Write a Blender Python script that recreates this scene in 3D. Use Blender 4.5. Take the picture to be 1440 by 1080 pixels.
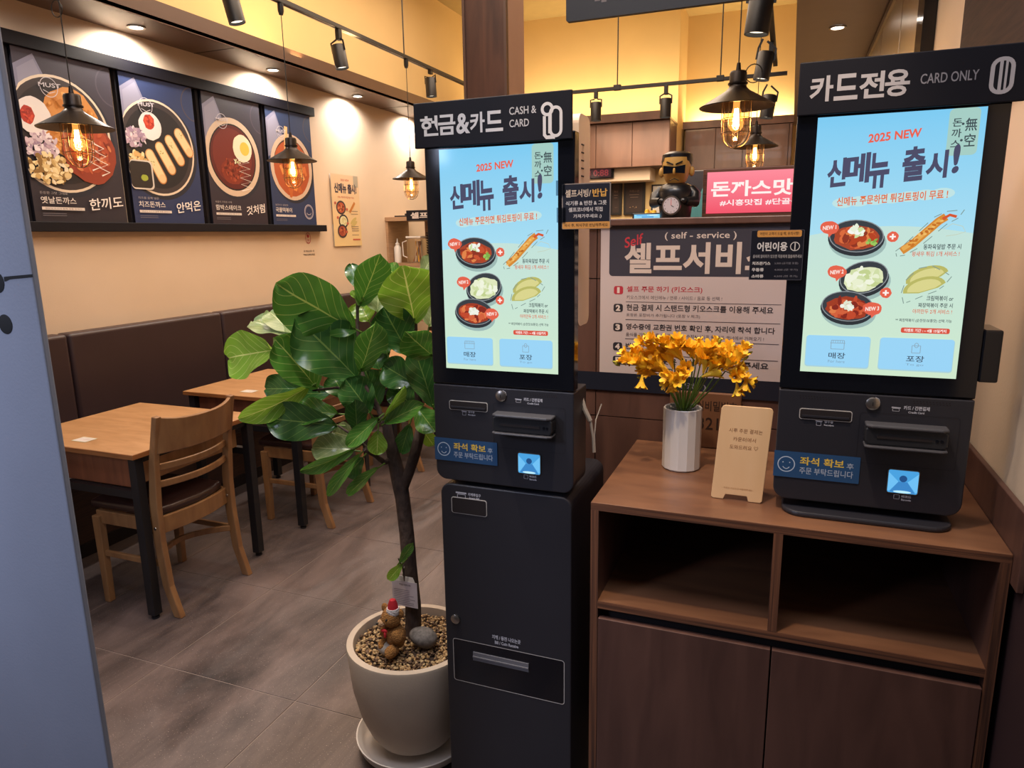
import bpy, math, random
from mathutils import Vector, Matrix, noise
random.seed(7)
for o in list(bpy.data.objects): bpy.data.objects.remove(o)
SC = bpy.context.scene
COL = SC.collection
PI = math.pi

# ---------------------------------------------------------------- camera
F = 987.0
H = 1.58
yc = Vector((392, -215, 987.0)).normalized()
zc = -Vector((70, 4660, 987.0)); zc = (zc - zc.dot(yc) * yc).normalized()
xc = yc.cross(zc)
if xc.x < 0: xc = -xc
right = Vector((xc[0], yc[0], zc[0])); down = Vector((xc[1], yc[1], zc[1])); fwd = Vector((xc[2], yc[2], zc[2]))
cam_data = bpy.data.cameras.new('camera')
cam = bpy.data.objects.new('camera', cam_data); COL.objects.link(cam)
m = Matrix((right, -down, -fwd)).transposed().to_4x4(); m.translation = Vector((0, 0, H))
cam.matrix_world = m
cam_data.sensor_width = 36; cam_data.lens = F / 1440 * 36; cam_data.clip_start = 0.05
SC.camera = cam
SC.view_settings.view_transform = 'Standard'; SC.view_settings.look = 'None'
SC.view_settings.gamma = 1; SC.view_settings.use_curve_mapping = False
SC.view_settings.exposure = 0.0

def s2l(c):
    return c / 12.92 if c <= .04045 else ((c + .055) / 1.055) ** 2.4
def hx(h, a=1.0):
    h = h.lstrip('#')
    return tuple(s2l(int(h[i:i + 2], 16) / 255) for i in (0, 2, 4)) + (a,)

# ---------------------------------------------------------------- world and lights
w = bpy.data.worlds.new('world'); SC.world = w; w.use_nodes = True
w.node_tree.nodes['Background'].inputs[0].default_value = hx('#c8c0c4')
w.node_tree.nodes['Background'].inputs[1].default_value = 0.1

def aim(o, d):
    o.rotation_euler = Vector(d).to_track_quat('-Z', 'Y').to_euler()
def area(name, loc, d, sx, sy, power, col, spread=PI):
    l = bpy.data.lights.new(name, 'AREA'); l.shape = 'RECTANGLE'; l.size = sx; l.size_y = sy
    l.energy = power; l.color = hx(col)[:3]; l.spread = spread
    o = bpy.data.objects.new(name, l); COL.objects.link(o); o.location = loc; aim(o, d); return o
def spot(name, loc, d, power, col, ang=90, blend=.7, rad=.03):
    l = bpy.data.lights.new(name, 'SPOT'); l.energy = power; l.color = hx(col)[:3]
    l.spot_size = math.radians(ang); l.spot_blend = blend; l.shadow_soft_size = rad
    o = bpy.data.objects.new(name, l); COL.objects.link(o); o.location = loc; aim(o, d); return o
def point(name, loc, power, col, rad=.02):
    l = bpy.data.lights.new(name, 'POINT'); l.energy = power; l.color = hx(col)[:3]; l.shadow_soft_size = rad
    o = bpy.data.objects.new(name, l); COL.objects.link(o); o.location = loc; return o

WARM = '#ffe4c8'; AMBER = '#ffd290'
area('cove_light_left', (-3.57, 4.5, 2.84), (-.12, 0, 1), .12, 9, 62, AMBER)
area('cove_light_kitchen', (-2.2, 8.3, 2.86), (0, .25, 1), 2.4, .12, 25, '#ffe0aa')
area('cove_light_kitchen_right', (-.55, 9.15, 2.86), (0, .25, 1), 1.3, .12, 15, '#ffe0aa')
area('room_fill', (-2.0, 4.6, 4.0), (0, 0, -1), 2.2, 4.5, 170, WARM)  # unseen soft area, added in place of ceiling lamps out of view
area('room_light_front', (-1.2, 1.7, 3.6), (0, 0, -1), 2.0, .8, 40, '#ffe8d4')
area('corridor_fill', (-.6, .55, 3.3), (-.02, .4, -1), 2.2, .5, 34, '#e4e4f0')  # unseen cool fill for corridor light, set overhead to graze the fronts
area('corridor_fill', (-2.3, -.9, 2.3), (.45, 1.3, -.75), .6, .6, 7, '#ccd6f4', math.radians(60))  # second unseen fill, added to light the door frame
area('kitchen_light', (-1.2, 7.5, 2.6), (0, .3, -1), 2.0, .8, 36, '#ffe4c4')
for y in (2.14, 3.31, 4.485, 5.58, 6.7):
    spot('wall_downlight', (-3.6, y, 2.775), (-.25, 0, -1), 34, '#fff2e4', 160, .5)
spot('counter_spot', (-.35, 1.0, 3.2), (.22, .85, -2.2), 130, '#ffe2c0', 36, .5, .05)
spot('plant_spot', (-1.2, 1.2, 3.3), (.1, .45, -2.0), 130, '#fff2e0', 46, .6, .06)
spot('right_wall_spot', (-.5, 1.15, 2.9), (.94, .45, -1.2), 5, '#ffe0bc', 50, .6, .04)

# ---------------------------------------------------------------- pixel to point helpers (real distances)
def ray(u, v):
    d = Vector((u - 720, v - 540, F)); return Vector((d.dot(xc), d.dot(yc), d.dot(zc)))
def at(u, v, y):
    d = ray(u, v); return Vector((0, 0, H)) + d * (y / d.y)
def atz(u, v, z):
    d = ray(u, v); return Vector((0, 0, H)) + d * ((z - H) / d.z)
def atx(u, v, x):
    d = ray(u, v); return Vector((0, 0, H)) + d * (x / d.x)

# ---------------------------------------------------------------- materials
def nt(name):
    m = bpy.data.materials.new(name); m.use_nodes = True
    return m, m.node_tree.nodes, m.node_tree.links, m.node_tree.nodes['Principled BSDF']
def mat(name, col, rough=.5, metal=0, var=.0, vscale=8, bump=0, bscale=60, spec=.5, stretch=(1, 1, 1), dark=None, coat=0):
    m, N, L, b = nt(name)
    b.inputs['Base Color'].default_value = hx(col); b.inputs['Roughness'].default_value = rough
    b.inputs['Metallic'].default_value = metal; b.inputs['Specular IOR Level'].default_value = spec
    b.inputs['Coat Weight'].default_value = coat
    tc = N.new('ShaderNodeTexCoord'); mp = N.new('ShaderNodeMapping'); mp.inputs['Scale'].default_value = stretch
    L.new(tc.outputs['Object'], mp.inputs['Vector'])
    n = N.new('ShaderNodeTexNoise'); n.inputs['Scale'].default_value = vscale; n.inputs['Detail'].default_value = 6
    L.new(mp.outputs[0], n.inputs['Vector'])
    r = N.new('ShaderNodeValToRGB'); r.color_ramp.elements[0].position = .3; r.color_ramp.elements[1].position = .7
    c = hx(col); v = max(var, .04)
    d = hx(dark) if dark else tuple(x * (1 - v) for x in c[:3]) + (1,)
    r.color_ramp.elements[0].color = d; r.color_ramp.elements[1].color = tuple(min(1, x * (1 + v * .5)) for x in c[:3]) + (1,)
    L.new(n.outputs['Fac'], r.inputs[0]); L.new(r.outputs[0], b.inputs['Base Color'])
    if bump:
        n2 = N.new('ShaderNodeTexNoise'); n2.inputs['Scale'].default_value = bscale; n2.inputs['Detail'].default_value = 3
        L.new(mp.outputs[0], n2.inputs['Vector'])
        bp = N.new('ShaderNodeBump'); bp.inputs['Strength'].default_value = bump; bp.inputs['Distance'].default_value = .01
        L.new(n2.outputs['Fac'], bp.inputs['Height']); L.new(bp.outputs[0], b.inputs['Normal'])
    return m
def wood(name, light, dark, rough=.42, stretch=(3, 3, 40), scale=2.2, coat=.1):
    m, N, L, b = nt(name)
    b.inputs['Roughness'].default_value = rough; b.inputs['Coat Weight'].default_value = coat
    tc = N.new('ShaderNodeTexCoord'); mp = N.new('ShaderNodeMapping'); mp.inputs['Scale'].default_value = stretch
    L.new(tc.outputs['Object'], mp.inputs['Vector'])
    n = N.new('ShaderNodeTexNoise'); n.inputs['Scale'].default_value = scale; n.inputs['Detail'].default_value = 8; n.inputs['Distortion'].default_value = .6
    L.new(mp.outputs[0], n.inputs['Vector'])
    r = N.new('ShaderNodeValToRGB'); r.color_ramp.elements[0].position = .32; r.color_ramp.elements[1].position = .66
    r.color_ramp.elements[0].color = hx(dark); r.color_ramp.elements[1].color = hx(light)
    L.new(n.outputs['Fac'], r.inputs[0]); L.new(r.outputs[0], b.inputs['Base Color'])
    bp = N.new('ShaderNodeBump'); bp.inputs['Strength'].default_value = .08; bp.inputs['Distance'].default_value = .002
    L.new(n.outputs['Fac'], bp.inputs['Height']); L.new(bp.outputs[0], b.inputs['Normal'])
    return m
def emis(name, col, s=1.0):
    m, N, L, b = nt(name)
    b.inputs['Base Color'].default_value = (0, 0, 0, 1); b.inputs['Emission Color'].default_value = hx(col); b.inputs['Emission Strength'].default_value = s
    return m
def printmat(name, emit=None, rough=.5, spec=.4):
    m, N, L, b = nt(name)
    a = N.new('ShaderNodeAttribute'); a.attribute_name = 'Col'
    b.inputs['Roughness'].default_value = rough; b.inputs['Specular IOR Level'].default_value = spec
    if emit:
        b.inputs['Base Color'].default_value = (0.01, 0.01, 0.01, 1)
        L.new(a.outputs['Color'], b.inputs['Emission Color']); b.inputs['Emission Strength'].default_value = emit
    else:
        L.new(a.outputs['Color'], b.inputs['Base Color'])
    return m
def thinglass(name, tint, gloss=.12, rough=.05, glow=None, gs=0):
    m = bpy.data.materials.new(name); m.use_nodes = True; N = m.node_tree.nodes; L = m.node_tree.links
    N.clear(); out = N.new('ShaderNodeOutputMaterial'); t = N.new('ShaderNodeBsdfTransparent'); g = N.new('ShaderNodeBsdfGlossy')
    t.inputs[0].default_value = hx(tint); g.inputs['Roughness'].default_value = rough
    mx = N.new('ShaderNodeMixShader'); fr = N.new('ShaderNodeLayerWeight'); fr.inputs[0].default_value = gloss
    L.new(fr.outputs['Facing'], mx.inputs[0]); L.new(t.outputs[0], mx.inputs[1]); L.new(g.outputs[0], mx.inputs[2])
    if glow:
        e = N.new('ShaderNodeEmission'); e.inputs[0].default_value = hx(glow); e.inputs[1].default_value = gs
        ad = N.new('ShaderNodeAddShader'); L.new(mx.outputs[0], ad.inputs[0]); L.new(e.outputs[0], ad.inputs[1]); L.new(ad.outputs[0], out.inputs[0])
    else: L.new(mx.outputs[0], out.inputs[0])
    return m

M = dict(
    wall=mat('cream_paint', '#dcc8b0', .85, var=.03, vscale=2, bump=.05, bscale=120),
    wall_up=mat('cream_upper_paint', '#e0c48e', .85, var=.03, vscale=2),
    ceil=mat('ceiling_paint', '#b9a372', .9, var=.03),
    soffit=mat('brown_laminate', '#5b4438', .38, var=.06, vscale=3),
    soffit_grey=mat('grey_brown_laminate', '#7d6c66', .35, var=.05), darkpanel=wood('dark_wall_panel', '#3a261e', '#2a1b16', .9, coat=0),
    grout=mat('tile_joint', '#8f8076', .8),
    tile=mat('grey_brown_stone_tile', '#5d5152', .42, var=.25, vscale=2.6, bump=.15, bscale=90, dark='#342d2e', stretch=(1.8, .8, 1)),
    bench=mat('dark_brown_vinyl', '#35272a', .42, var=.1, vscale=5, bump=.06, bscale=200),
    benchbase=wood('bench_base_wood', '#4a3026', '#36231d', .5),
    table=wood('table_beech', '#b58a60', '#a2784e', .35, (4, 18, 4), 1.6),
    tedge=wood('table_edge', '#9c6334', '#7c4b26', .5),
    tbox=wood('table_drawer_wood', '#8a5134', '#74412a', .45, (14, 14, 2)),
    black=mat('black_steel', '#17171b', .45, var=.1),
    chair=wood('chair_beech', '#946c45', '#7c5636', .38, (12, 12, 3), 1.5, .15),
    leather=mat('brown_seat_leather', '#3a2622', .3, var=.1, bump=.05, bscale=150),
    kiosk=mat('kiosk_charcoal', '#26262d', .42, var=.04, bump=.03, bscale=400),
    kioskside=mat('kiosk_side_black', '#141418', .5),
    bezel=mat('glossy_black_bezel', '#0c0e16', .12, var=.02),
    sign=mat('navy_sign_board', '#10101a', .6, var=.03, spec=.25),
    housing=mat('beige_rear_housing', '#ead0b8', .5),
    counter=wood('counter_walnut_ply', '#7d573e', '#644330', .36, (2.2, 9, 2), 1.5),
    counterd=wood('counter_door_walnut', '#5e4138', '#4c332c', .48, (10, 10, 1.5), 1.6),
    ply=wood('plywood_edge', '#7d5138', '#3d261d', .55, (1, 1, 70), 2.5),
    plyv=wood('plywood_edge_upright', '#7d5138', '#3d261d', .55, (70, 1, 1), 2.5),
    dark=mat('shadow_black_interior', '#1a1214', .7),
    white=mat('white_satin', '#d9d4ce', .35, var=.02),
    pot=mat('cream_stone_pot', '#bcae9f', .6, var=.1, vscale=6, bump=.05, bscale=150),
    potrim=mat('pot_inner_rim', '#c8b5a0', .6),
    saucer=mat('white_saucer', '#d6cfc9', .3),
    soil=mat('soil', '#3a2a20', .9),
    bark=mat('fig_bark', '#54433b', .85, var=.4, vscale=30, bump=.6, bscale=70, dark='#2b211f', stretch=(1, 1, .5)),
    outline=mat('silver_outline_paint', '#b9b5b2', .45),
    steel=mat('brushed_steel', '#a8a29c', .3, 1.0),
    grey=mat('grey_plastic', '#6a6a70', .4),
    reader=mat('card_reader_plastic', '#242529', .35), visor=mat('reader_visor_grey', '#45454a', .4),
    cable=mat('grey_cable', '#a39c96', .5),
    pillar=mat('blue_grey_painted_steel', '#8f94a2', .45, var=.06, vscale=4, bump=.04, bscale=200),
    hole=mat('bolt_hole_black', '#060608', .8),
    lampm=mat('dark_bronze_lamp', '#2b2422', .35, .6),
    wire=mat('cage_wire', '#6b5640', .35, .8),
    jar=thinglass('amber_jar_glass', '#fff0d8', .15),
    clear=thinglass('clear_plastic', '#e8eef0', .25),
    bulb=thinglass('glowing_bulb', '#fff0d8', .12, .05, '#ffb765', .55), filament=emis('glowing_filament', '#ffe6b0', 40),
    downl=emis('downlight_disc', '#fff4e6', 14),
    lens=emis('spot_lens', '#fff0d8', 2.2),
    cab=wood('kitchen_cabinet_walnut', '#6e4c3b', '#5a3d2f', .45, (5, 5, 1), 1.4),
    colw=wood('column_walnut', '#5b3a2a', '#3c241b', .42, (8, 8, 1), 1.8),
    colc=mat('column_cream', '#b59786', .8),
    redbox=emis('red_lightbox', '#f2687a', 1.05),
    fur=mat('bear_fur', '#a8763f', .95, var=.35, vscale=60, bump=1, bscale=300),
    furl=mat('bear_muzzle', '#c09a76', .95, bump=.8, bscale=300),
    red=mat('red_felt', '#b31c2a', .8), whitef=mat('white_fluff', '#d8d2d4', .95, bump=.6, bscale=200),
    stone=mat('grey_pebble', '#6f6a68', .8, var=.3, vscale=90, dark='#4c4847'), stonel=mat('light_pebble', '#a9a29b', .8, var=.2, vscale=70),
    stem=mat('green_stem', '#5d7a2c', .5), skin=mat('figurine_skin', '#c99a4c', .4), bk=mat('figurine_black', '#141416', .3),
    petal=mat('freesia_orange', '#ffd034', .55, var=.2, vscale=50, dark='#efae1e'), bud=mat('freesia_bud', '#a8a83a', .5),
    birch=wood('birch_board', '#dbb78c', '#d2aa7c', .5, (6, 6, 1), 1.2),
    panel=mat('stainless_panel', '#d8cfc4', .28, .9), purple=mat('brown_cladding', '#38282c', .5, var=.08),
    shelfw=wood('shelf_wood', '#a98868', '#937356', .5), teal=mat('teal_apron', '#3f7f8c', .7), fridge=mat('dark_fridge', '#25242b', .3),
    tape=thinglass('clear_tape', '#c9cdd4', .3, .2), glassb=thinglass('bottle_plastic', '#f0e8dc', .4, .3),
    paper=printmat('printed_paper', None, .6), screen=printmat('lit_screen', 1.0, .08), plastic_print=printmat('printed_board', None, .35),
)

def leafmat(name, base, vein, trans):
    m, N, L, b = nt(name)
    uv = N.new('ShaderNodeUVMap'); sp = N.new('ShaderNodeSeparateXYZ'); L.new(uv.outputs[0], sp.inputs[0])
    def mth(op, a, b_=None, c=None):
        n = N.new('ShaderNodeMath'); n.operation = op
        for i, x in enumerate((a, b_, c)):
            if x is None: continue
            if isinstance(x, (int, float)): n.inputs[i].default_value = x
            else: L.new(x, n.inputs[i])
        return n.outputs[0]
    d = mth('ABSOLUTE', mth('SUBTRACT', sp.outputs[0], .5))
    mid = mth('LESS_THAN', d, .014)
    s = mth('FRACT', mth('SUBTRACT', mth('MULTIPLY', sp.outputs[1], 6.5), mth('MULTIPLY', d, 5.0)))
    side = mth('LESS_THAN', s, .07)
    vn = mth('MAXIMUM', mid, mth('MULTIPLY', side, .65))
    nz = N.new('ShaderNodeTexNoise'); nz.inputs['Scale'].default_value = 14
    tc = N.new('ShaderNodeTexCoord'); L.new(tc.outputs['Object'], nz.inputs['Vector'])
    mx0 = N.new('ShaderNodeMix'); mx0.data_type = 'RGBA'; c = hx(base)
    mx0.inputs[6].default_value = tuple(x * .7 for x in c[:3]) + (1,); mx0.inputs[7].default_value = tuple(x * 1.25 for x in c[:3]) + (1,)
    L.new(nz.outputs['Fac'], mx0.inputs[0])
    mx = N.new('ShaderNodeMix'); mx.data_type = 'RGBA'; L.new(mx0.outputs[2], mx.inputs[6]); mx.inputs[7].default_value = hx(vein); L.new(vn, mx.inputs[0])
    L.new(mx.outputs[2], b.inputs['Base Color']); b.inputs['Roughness'].default_value = .27; b.inputs['Specular IOR Level'].default_value = .7
    bp = N.new('ShaderNodeBump'); bp.inputs['Strength'].default_value = .5; bp.inputs['Distance'].default_value = .004; bp.invert = True
    sm = mth('MAXIMUM', mth('MULTIPLY', mth('PINGPONG', s, .5), -1.2), -1)
    L.new(mth('ADD', mth('MULTIPLY', vn, 1.0), mth('MULTIPLY', nz.outputs['Fac'], 1.2)), bp.inputs['Height']); L.new(bp.outputs[0], b.inputs['Normal'])
    tr = N.new('ShaderNodeBsdfTranslucent'); L.new(mx.outputs[2], tr.inputs[0])
    ms = N.new('ShaderNodeMixShader'); ms.inputs[0].default_value = trans
    out = N['Material Output']; L.new(b.outputs[0], ms.inputs[1]); L.new(tr.outputs[0], ms.inputs[2]); L.new(ms.outputs[0], out.inputs[0])
    return m
LEAF = dict(d=leafmat('leaf_dark', '#33602a', '#6f9048', .18), m=leafmat('leaf_mid', '#4c8030', '#a0b860', .28),
            l=leafmat('leaf_light', '#76a034', '#c2cf7a', .4), p=leafmat('leaf_gloss_pale', '#7c9060', '#b9c492', .2))  # pale copy puts the glossy reflection into the leaf colour

# ---------------------------------------------------------------- mesh helpers
class MB:
    def __init__(s): s.v = []; s.f = []; s.uv = None
    def add(s, vs, fs):
        b = len(s.v); s.v += [Vector(v) for v in vs]; s.f += [tuple(i + b for i in f) for f in fs]; return s
    def box(s, x0, x1, y0, y1, z0, z1):
        return s.add([(x0, y0, z0), (x1, y0, z0), (x1, y1, z0), (x0, y1, z0), (x0, y0, z1), (x1, y0, z1), (x1, y1, z1), (x0, y1, z1)],
                     [(3, 2, 1, 0), (4, 5, 6, 7), (0, 1, 5, 4), (1, 2, 6, 5), (2, 3, 7, 6), (3, 0, 4, 7)])
    def tube(s, pts, r, n=10, cap=True):
        pts = [Vector(p) for p in pts]; k = len(pts); rs = r if isinstance(r, (list, tuple)) else [r] * k
        vs = []; fs = []; prev = None
        for i, p in enumerate(pts):
            t = (pts[min(i + 1, k - 1)] - pts[max(i - 1, 0)]).normalized()
            if prev is None:
                a = t.cross(Vector((0, 0, 1)) if abs(t.z) < .9 else Vector((1, 0, 0))).normalized()
            else: a = (prev - t * prev.dot(t)).normalized()
            prev = a; b = t.cross(a)
            for j in range(n):
                q = 2 * PI * j / n; vs.append(p + (a * math.cos(q) + b * math.sin(q)) * rs[i])
        for i in range(k - 1):
            for j in range(n):
                fs.append((i * n + j, i * n + (j + 1) % n, (i + 1) * n + (j + 1) % n, (i + 1) * n + j))
        if cap: fs += [tuple(range(n))[::-1], tuple((k - 1) * n + j for j in range(n))]
        return s.add(vs, fs)
    def bar(s, pts, w, h, up=(0, 0, 1)):
        """rectangular section swept along a path: w sideways, h along up"""
        pts = [Vector(p) for p in pts]; k = len(pts); up = Vector(up); vs = []; fs = []
        for i, p in enumerate(pts):
            t = (pts[min(i + 1, k - 1)] - pts[max(i - 1, 0)]).normalized(); a = t.cross(up).normalized(); u = up if abs(t.dot(up)) < .3 else a.cross(t)
            ww = w[i] if isinstance(w, (list, tuple)) else w; hh = h[i] if isinstance(h, (list, tuple)) else h
            for sx, sy in ((-1, -1), (1, -1), (1, 1), (-1, 1)): vs.append(p + a * sx * ww / 2 + u * sy * hh / 2)
        for i in range(k - 1):
            for j in range(4): fs.append((i * 4 + j, i * 4 + (j + 1) % 4, (i + 1) * 4 + (j + 1) % 4, (i + 1) * 4 + j))
        fs += [(3, 2, 1, 0), tuple((k - 1) * 4 + j for j in range(4))]
        return s.add(vs, fs)
    def lathe(s, prof, c=(0, 0, 0), n=32, ax='z'):
        c = Vector(c); vs = []; fs = []; k = len(prof)
        for r, z in prof:
            for j in range(n):
                q = 2 * PI * j / n; x, y = r * math.cos(q), r * math.sin(q)
                vs.append(c + (Vector((x, y, z)) if ax == 'z' else Vector((x, z, y))))
        for i in range(k - 1):
            for j in range(n): fs.append((i * n + j, i * n + (j + 1) % n, (i + 1) * n + (j + 1) % n, (i + 1) * n + j))
        if prof[0][0] > .002 and prof[-1][0] > .002:
            if prof[0][1] != prof[-1][1] or abs(prof[0][0] - prof[-1][0]) < .03:
                for j in range(n): fs.append(((k - 1) * n + j, (k - 1) * n + (j + 1) % n, (j + 1) % n, j))
        else:
            if prof[0][0] <= .002: fs.append(tuple(range(n))[::-1])
            if prof[-1][0] <= .002: fs.append(tuple((k - 1) * n + j for j in range(n)))
        return s.add(vs, fs)
    def prism(s, pts, o, U, V, N):
        """polygon pts (u,v) at o+u*U+v*V extruded by vector N"""
        o, U, V, N = map(Vector, (o, U, V, N)); k = len(pts)
        vs = [o + U * u + V * v for u, v in pts]; vs += [p + N for p in vs]
        fs = [tuple(range(k)), tuple(range(2 * k - 1, k - 1, -1))] + [(i, i + k, (i + 1) % k + k, (i + 1) % k) for i in range(k)]
        return s.add(vs, fs)
    def ball(s, c, r, n=12, m_=8, nz=0, sc=30, rot=None):
        c = Vector(c); r = Vector(r) if not isinstance(r, (int, float)) else Vector((r, r, r)); vs = []; fs = []
        R = Matrix.Rotation(rot[0], 3, rot[1]) if rot else Matrix.Identity(3)
        def P(a, b):
            d = Vector((math.cos(a) * math.sin(b), math.sin(a) * math.sin(b), math.cos(b)))
            q = Vector((d.x * r.x, d.y * r.y, d.z * r.z))
            if nz: q *= 1 + nz * noise.noise((q + c) * sc)
            return c + R @ q
        vs.append(P(0, 0))
        for i in range(1, m_):
            for j in range(n): vs.append(P(2 * PI * j / n, PI * i / m_))
        vs.append(P(0, PI)); e = len(vs) - 1
        for j in range(n):
            fs.append((0, 1 + j, 1 + (j + 1) % n)); fs.append((e, e - n + (j + 1) % n, e - n + j))
        for i in range(m_ - 2):
            for j in range(n):
                a = 1 + i * n; fs.append((a + j, a + n + j, a + n + (j + 1) % n, a + (j + 1) % n))
        return s.add(vs, fs)
def rrect(x0, y0, x1, y1, r, n=5, corners=(1, 1, 1, 1)):
    """corners: bottom-left, bottom-right, top-right, top-left"""
    out = []
    for (cx, cy, a, on) in ((x0 + r, y0 + r, PI, corners[0]), (x1 - r, y0 + r, 1.5 * PI, corners[1]), (x1 - r, y1 - r, 0, corners[2]), (x0 + r, y1 - r, .5 * PI, corners[3])):
        if on and r > 0:
            for i in range(n + 1):
                t = a + .5 * PI * i / n; out.append((cx + r * math.cos(t), cy + r * math.sin(t)))
        else:
            out.append((cx + (r if math.cos(a + .78) > 0 else -r), cy + (r if math.sin(a + .78) > 0 else -r)))
    return out

def origin(o):
    p = Vector((0, 0, 0))
    while o: p += o.location; o = o.parent
    return p
def link_mesh(name, me, parent, loc=None):
    o = bpy.data.objects.new(name, me); COL.objects.link(o)
    if parent: o.parent = parent
    return o
def build(name, mb, mt, parent=None, smooth=False, bevel=0, local=False, seg=2, solid=0, subd=0):
    me = bpy.data.meshes.new(name); off = Vector((0, 0, 0)) if (local or not parent) else origin(parent)
    vs = mb.v
    loc = Vector((0, 0, 0))
    if not parent and not local and vs:   # top-level: origin at its base centre
        xs = [v.x for v in vs]; ys = [v.y for v in vs]; zs = [v.z for v in vs]
        loc = Vector(((min(xs) + max(xs)) / 2, (min(ys) + max(ys)) / 2, min(zs))); off = loc
    me.from_pydata([tuple(v - off) for v in vs], [], mb.f); me.update()
    if mb.uv:
        uvl = me.uv_layers.new(name='UVMap')
        for lp in me.loops: uvl.data[lp.index].uv = mb.uv[lp.vertex_index]
    me.materials.append(M[mt] if isinstance(mt, str) else mt)
    if smooth:
        me.polygons.foreach_set('use_smooth', [True] * len(me.polygons))
        try: me.set_sharp_from_angle(angle=math.radians(40))
        except Exception: pass
    o = link_mesh(name, me, parent); o.location = loc
    if solid:
        d = o.modifiers.new('s', 'SOLIDIFY'); d.thickness = solid
    if bevel:
        d = o.modifiers.new('b', 'BEVEL'); d.width = bevel; d.segments = seg; d.limit_method = 'ANGLE'; d.angle_limit = math.radians(40)
    if subd:
        d = o.modifiers.new('u', 'SUBSURF'); d.levels = subd; d.render_levels = subd
    return o
def thing(name, label, cat, loc=(0, 0, 0), group=None):
    o = bpy.data.objects.new(name, None); COL.objects.link(o); o.location = loc; o.empty_display_size = .05
    o['label'] = label; o['category'] = cat
    if group: o['group'] = group
    return o
def tag(o, label, cat, group=None, kind=None):
    o['label'] = label; o['category'] = cat
    if group: o['group'] = group
    if kind: o['kind'] = kind
    return o
def struct(name, mb, mt, parent=None, **k):
    o = build(name, mb, mt, parent, **k)
    if not parent: o['kind'] = 'structure'
    return o
def dup(root, loc, label, dz=0):
    r = root.copy(); COL.objects.link(r); r.location = loc; r['label'] = label
    if dz: r.rotation_euler.z += dz
    for ch in list(root.children):
        c = ch.copy(); COL.objects.link(c); c.parent = r
        for g in list(ch.children):
            d = g.copy(); COL.objects.link(d); d.parent = c
    return r

# ---------------------------------------------------------------- flat print (posters, screens, labels)
_tc = {}
def text_geo(t, bold):
    k = (t, bold)
    if k in _tc: return _tc[k]
    cu = bpy.data.curves.new('t', 'FONT'); cu.body = t; cu.resolution_u = 3 if len(t) < 14 else 2; cu.offset = bold; cu.space_line = 1.15
    cu.align_x = 'CENTER' if '\n' in t else 'LEFT'
    o = bpy.data.objects.new('t', cu); me = o.to_mesh()
    vs = [(v.co.x, v.co.y) for v in me.vertices]; fs = [tuple(p.vertices) for p in me.polygons]
    o.to_mesh_clear(); bpy.data.objects.remove(o); bpy.data.curves.remove(cu)
    if not vs: _tc[k] = ([], []); return _tc[k]
    x0 = min(v[0] for v in vs); x1 = max(v[0] for v in vs); y0 = min(v[1] for v in vs); y1 = max(v[1] for v in vs)
    _tc[k] = ([((x - x0) / (x1 - x0), (y1 - y) / (y1 - y0)) for x, y in vs], fs); return _tc[k]
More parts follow.
